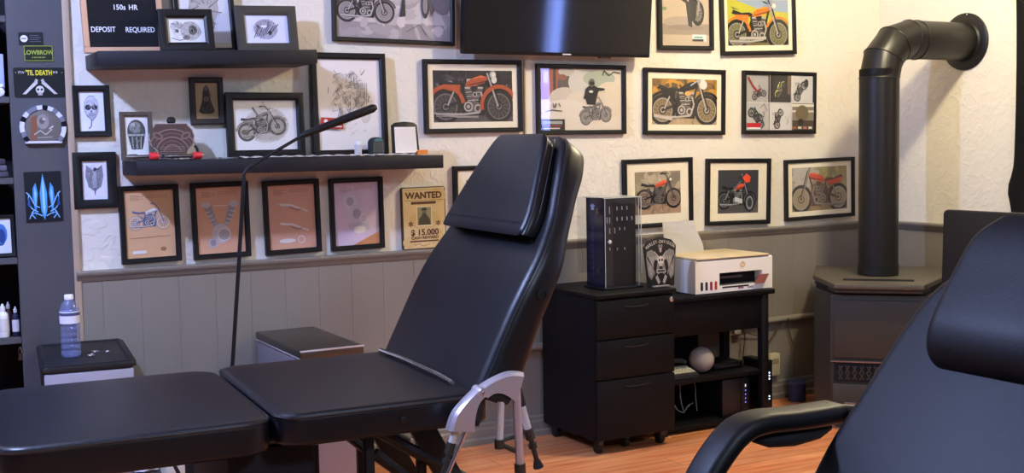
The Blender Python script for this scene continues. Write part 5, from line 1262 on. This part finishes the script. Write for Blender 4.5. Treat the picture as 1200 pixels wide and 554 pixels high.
# clutter under the leg rest
t = thing('storage_crate', 'black plastic crate on the floor between the drawer tower and the steel bin', 'crate', (-3.64, -.25, .001))
b = B(); CR = pm('crate_black', '101013', .6)
b.box(-.18, -.17, 0, .18, .17, .012, CR).box(-.18, -.17, .012, .18, -.158, .36, CR, .003).box(-.18, .158, .012, .18, .17, .36, CR, .003).box(-.18, -.158, .012, -.168, .158, .36, CR, .003).box(.168, -.158, .012, .18, .158, .36, CR, .003)
b.build('body', t)
B().box(-.188, -.178, .36, .188, -.16, .385, CR, .004).box(-.188, .16, .36, .188, .178, .385, CR, .004).box(-.188, -.16, .36, -.17, .16, .385, CR, .004).box(.17, -.16, .36, .188, .16, .385, CR, .004).build('rim', t)
def carton(label, x, y, w, d, h, c, kind):
    t = thing('carton', label, 'box', (x, y, .001))
    B().box(-w/2, -d/2, 0, w/2, d/2, h, pm('card_'+c, c, .8), .002).build('box_body', t)
    b = B(); A = Art(b, 0, 0, -d/2-.0002)
    if kind == 1:
        zc = h-.022
        for r_, cc in ((.019, '8d8a80'), (.0165, 'cfccc2'), (.012, 'a9a69a'), (.0105, 'd2cfc6')): A.poly([(0, zc-r_), (r_, zc), (0, zc+r_), (-r_, zc)], cc)
    elif kind == 2:
        A.poly([(-w*.2, h), (0, h), (w*.45, h-.06), (w*.2, h-.06)], '2a1c20'); A.rect(-w*.4, h-.12, w*.8, .03, 'd8ccb8')
    else: A.rect(-w*.3, h*.6, w*.6, h*.2, '5a5860')
    b.build('print', t)
carton('tall pale carton with a diamond mark standing beneath the leg rest', -3.632, -.55, .056, .09, .258, 'c4bda2', 1)
carton('tall pale carton with a dark diagonal stripe beneath the leg rest', -3.775, -.55, .062, .09, .258, 'd2ccba', 2)
carton('dark carton left of the diagonally striped carton beneath the leg rest', -3.868, -.605, .08, .06, .245, '3a3a40', 0)
def wrapper(label, cols, x, y, z, sd):
    b = B(); rr = random.Random(sd)
    for k in range(7):
        a = k*.9+rr.random(); p = Vector((.014*math.cos(a), .012*math.sin(a), .012+.007*(k % 3)))
        b.prism([(-.02, -.008), (.02, -.01), (.024, .008), (-.016, .012)], 0, .0015, cols[k % len(cols)], lambda x, y, h, a=a, p=p: tuple(Matrix.Rotation(a, 3, 'Z') @ Matrix.Rotation(.5*math.sin(a*2), 3, 'X') @ Vector((x, y, h))+p))
    tag(b.build('crumpled_wrapper'), label, 'wrapper', loc=(x, y, z))
wrapper('crumpled red and white wrapper on top of the diagonally striped carton', (PAPER, ink('b04a4a'), PAPER), -3.77, -.55, .2535, 1)
wrapper('crumpled white wrapper on top of the dark carton beneath the leg rest', (PAPER, ink('cfcde0')), -3.868, -.605, .2405, 2)

# ================================================================== RIGHT FOREGROUND CHAIR
t = thing('hydraulic_chair', 'black padded chair with headrest and curved armrest in the right foreground', 'chair', (-3.25, -3.28, 0))
# local: facing -x; y from -.28 (near) to +.28 (far)
CY = 0.
bs = [(-.115, .50, .07, .28), (-.085, .56, .10, .30), (-.028, .66, .105, .303), (.031, .76, .10, .296), (.085, .845, .095, .276), (.130, .915, .09, .260), (.167, .975, .085, .243), (.20, 1.03, .075, .214), (.222, 1.065, .06, .17), (.232, 1.08, .035, .13)]
dsb = densify(bs, 4)
def loftc(secs, rr, m, name, parent):
    return B().loft(back_rings(secs, rr), m).build(name, parent, 60)
bk = loftc(dsb, .03, LEATHER2, 'backrest', t)
b = B()
for side in (-1, 1):
    path = []
    for i, (u, z, th, hw) in enumerate(dsb):
        a = dsb[max(i-1, 0)]; c = dsb[min(i+1, len(dsb)-1)]
        T = Vector((c[0]-a[0], 0, c[1]-a[1])).normalized(); N = Vector((T.z, 0, -T.x))
        path.append(Vector((u, CY, z))+AY*((hw+.000)*side)+N*.022)
    B().tube(path, .003, PIPING, 6).build('piping', bk)
ps = [(.150, .903, .02, .135), (.124, .912, .05, .146), (.110, .940, .075, .150), (.116, .980, .085, .151), (.134, 1.015, .085, .150), (.165, 1.065, .075, .146), (.195, 1.115, .062, .138), (.213, 1.142, .05, .118), (.225, 1.156, .03, .095)]
psd = densify(ps, 3)
pl = loftc(psd, .022, LEATHER2, 'headrest_pillow', t)
b = B()
for side in (1,):
    path = []
    for i, (u, z, th, hw) in enumerate(psd[1:]):
        a = psd[max(i, 0)]; c = psd[min(i+2, len(psd)-1)]
        T = Vector((c[0]-a[0], 0, c[1]-a[1])).normalized(); N = Vector((T.z, 0, -T.x))
        path.append(Vector((u, CY, z))+AY*((hw-.001)*side)+N*.03)
    b.tube(path, .0025, PIPING, 6)
b.build('piping', pl)
for sy in (1, -1):
    ya = sy*.335
    P = smooth_path([(.10, ya, .802), (.0, ya, .803), (-.07, ya, .806), (-.115, ya, .798), (-.155, ya, .77), (-.20, ya, .715), (-.245, ya, .62), (-.25, ya, .52), (-.20, ya, .455), (-.1, ya, .44)], 6)
    rings = []
    for i, p in enumerate(P):
        T = (P[min(i+1, len(P)-1)]-P[max(i-1, 0)]).normalized(); N = Vector((T.z, 0, -T.x))
        rings.append([p+AY*q[0]+N*q[1] for q in rrect(.07, .034, .015, 4)])
    ar = B().loft(rings, LEATHER2).build('armrest', t, 60)
    B().tube([(-.085, ya, .778), (-.05, ya, .772), (.0, ya, .770), (.06, ya, .772), (.09, ya, .776)], [.006, .014, .017, .014, .006], BLACKMATTE, 12).build('underside_pad', ar)
    B().tube([(.10, ya, .80), (.14, ya-sy*.05, .80)], .016, DARKSTEEL, 10).build('bracket', ar)
sb = B(); tt = bmesh.new()
sb.prism(rrect(.52, .54, .06, 5, -.58, -.27), .40, .50, LEATHER2, bev=.03, seg=4)
sb.build('seat_cushion', t, 60)
B().lathe([(.3, 0), (.3, .02), (.26, .035), (.06, .06), (.05, .40)], DARKSTEEL, 32, Matrix.Translation((-.3, 0, 0))).build('pedestal', t)

# black chair against the right wall and the black hanging cloth
t = thing('side_chair', 'black side chair with a plain flat back near the stove', 'chair', (-.33, -1.22, 0))
b = B(); b.prism(rrect(.52, .44, .02, 4, -.26, .50), 0, .035, BLACKMATTE, lambda a, c, h: (-.25-h+(c-.5)*.02-.01, a, c+.03), .008).build('backrest', t)
B().box(-.24, -.25, .42, .2, .25, .48, BLACKMATTE, .02, 3).build('seat', t)
for sx in (-.24, .18):
    for sy in (-.23, .21): B().box(sx, sy, 0, sx+.025, sy+.025, .42, BLACK, .003).build('leg', t)
for sy in (-.2, .18): B().box(-.275, sy, .44, -.25, sy+.02, .52, BLACK, .002).build('back_post', t)
b = B(); n = 26; rows = []
for j in range(30):
    z = .93+1.2*j/29
    r = []
    for k in range(n+1):
        q = k/n
        y_ = -.866-.5*q+ (.028*math.exp(-((z-1.03)/.07)**2)+.012*math.sin(z*3))*(1-q)
        r.append((-.045-.022*math.sin(q*16+z*.6)-.01*math.sin(q*5), y_, z))
    rows.append(r)
tt = bmesh.new(); R = [[tt.verts.new(p) for p in r] for r in rows]
for a, c in zip(R, R[1:]):
    for k in range(n): tt.faces.new((a[k], c[k], c[k+1], a[k+1]))
bmesh.ops.solidify(tt, geom=list(tt.faces), thickness=.006)
b.take(tt, pm('black_cloth', '131316', .9))
t = thing('hanging_cloth', 'black cloth hanging on the right wall at the photo edge', 'cloth', (0, 0, 0))
b.build('cloth', t)
B().tube([(-.05, -.8, 2.14), (-.05, -1.5, 2.14)], .01, DARKSTEEL, 8).tube([(-.05, -.82, 2.14), (-.002, -.82, 2.14)], .006, DARKSTEEL, 8).tube([(-.05, -1.45, 2.14), (-.002, -1.45, 2.14)], .006, DARKSTEEL, 8).build('rod', t)

# ================================================================== LIGHTS
def lamp(name, loc, power, color, size):
    l = bpy.data.lights.new(name, 'POINT'); l.energy = power; l.color = color; l.shadow_soft_size = size
    o = bpy.data.objects.new(name, l); COL.objects.link(o); o.location = loc
    return o
lamp('warm_ceiling_lamp', (-1.05, -1.40, 2.55), 102, (1., .87, .56), .07)
lamp('cool_ceiling_lamp', (-5.0, -1.55, 2.55), 255, (.42, .54, 1.), .06)
lamp('room_fill_lamp', (-3.4, -5.2, 2.5), 130, (.58, .76, 1.), .2)  # unseen lamp behind the camera, added as cool ambient fill
w = bpy.data.worlds.new('World'); SC.world = w; w.use_nodes = True
w.node_tree.nodes['Background'].inputs[0].default_value = (.5, .55, .7, 1); w.node_tree.nodes['Background'].inputs[1].default_value = .15

# ================================================================== CAMERA
cam = bpy.data.cameras.new('Camera'); co = bpy.data.objects.new('Camera', cam); COL.objects.link(co)
cam.sensor_width = 36; cam.lens = 42.0; cam.clip_start = .05
yaw, pitch, roll = .504013978, .0793992559, -.0177291786
F = Vector((math.sin(yaw)*math.cos(pitch), math.cos(yaw)*math.cos(pitch), -math.sin(pitch)))
r0 = Vector((math.cos(yaw), -math.sin(yaw), 0)); u0 = r0.cross(F)
rr_ = math.cos(roll)*r0+math.sin(roll)*u0; uu_ = -math.sin(roll)*r0+math.cos(roll)*u0
M = Matrix((rr_, uu_, -F)).transposed().to_4x4(); M.translation = Vector((-4.65433, -4.5, 1.2897))
co.matrix_world = M
SC.camera = co
SC.view_settings.view_transform = 'Standard'; SC.view_settings.look = 'None'; SC.view_settings.gamma = 1; SC.view_settings.use_curve_mapping = False
SC.view_settings.exposure = 0.07
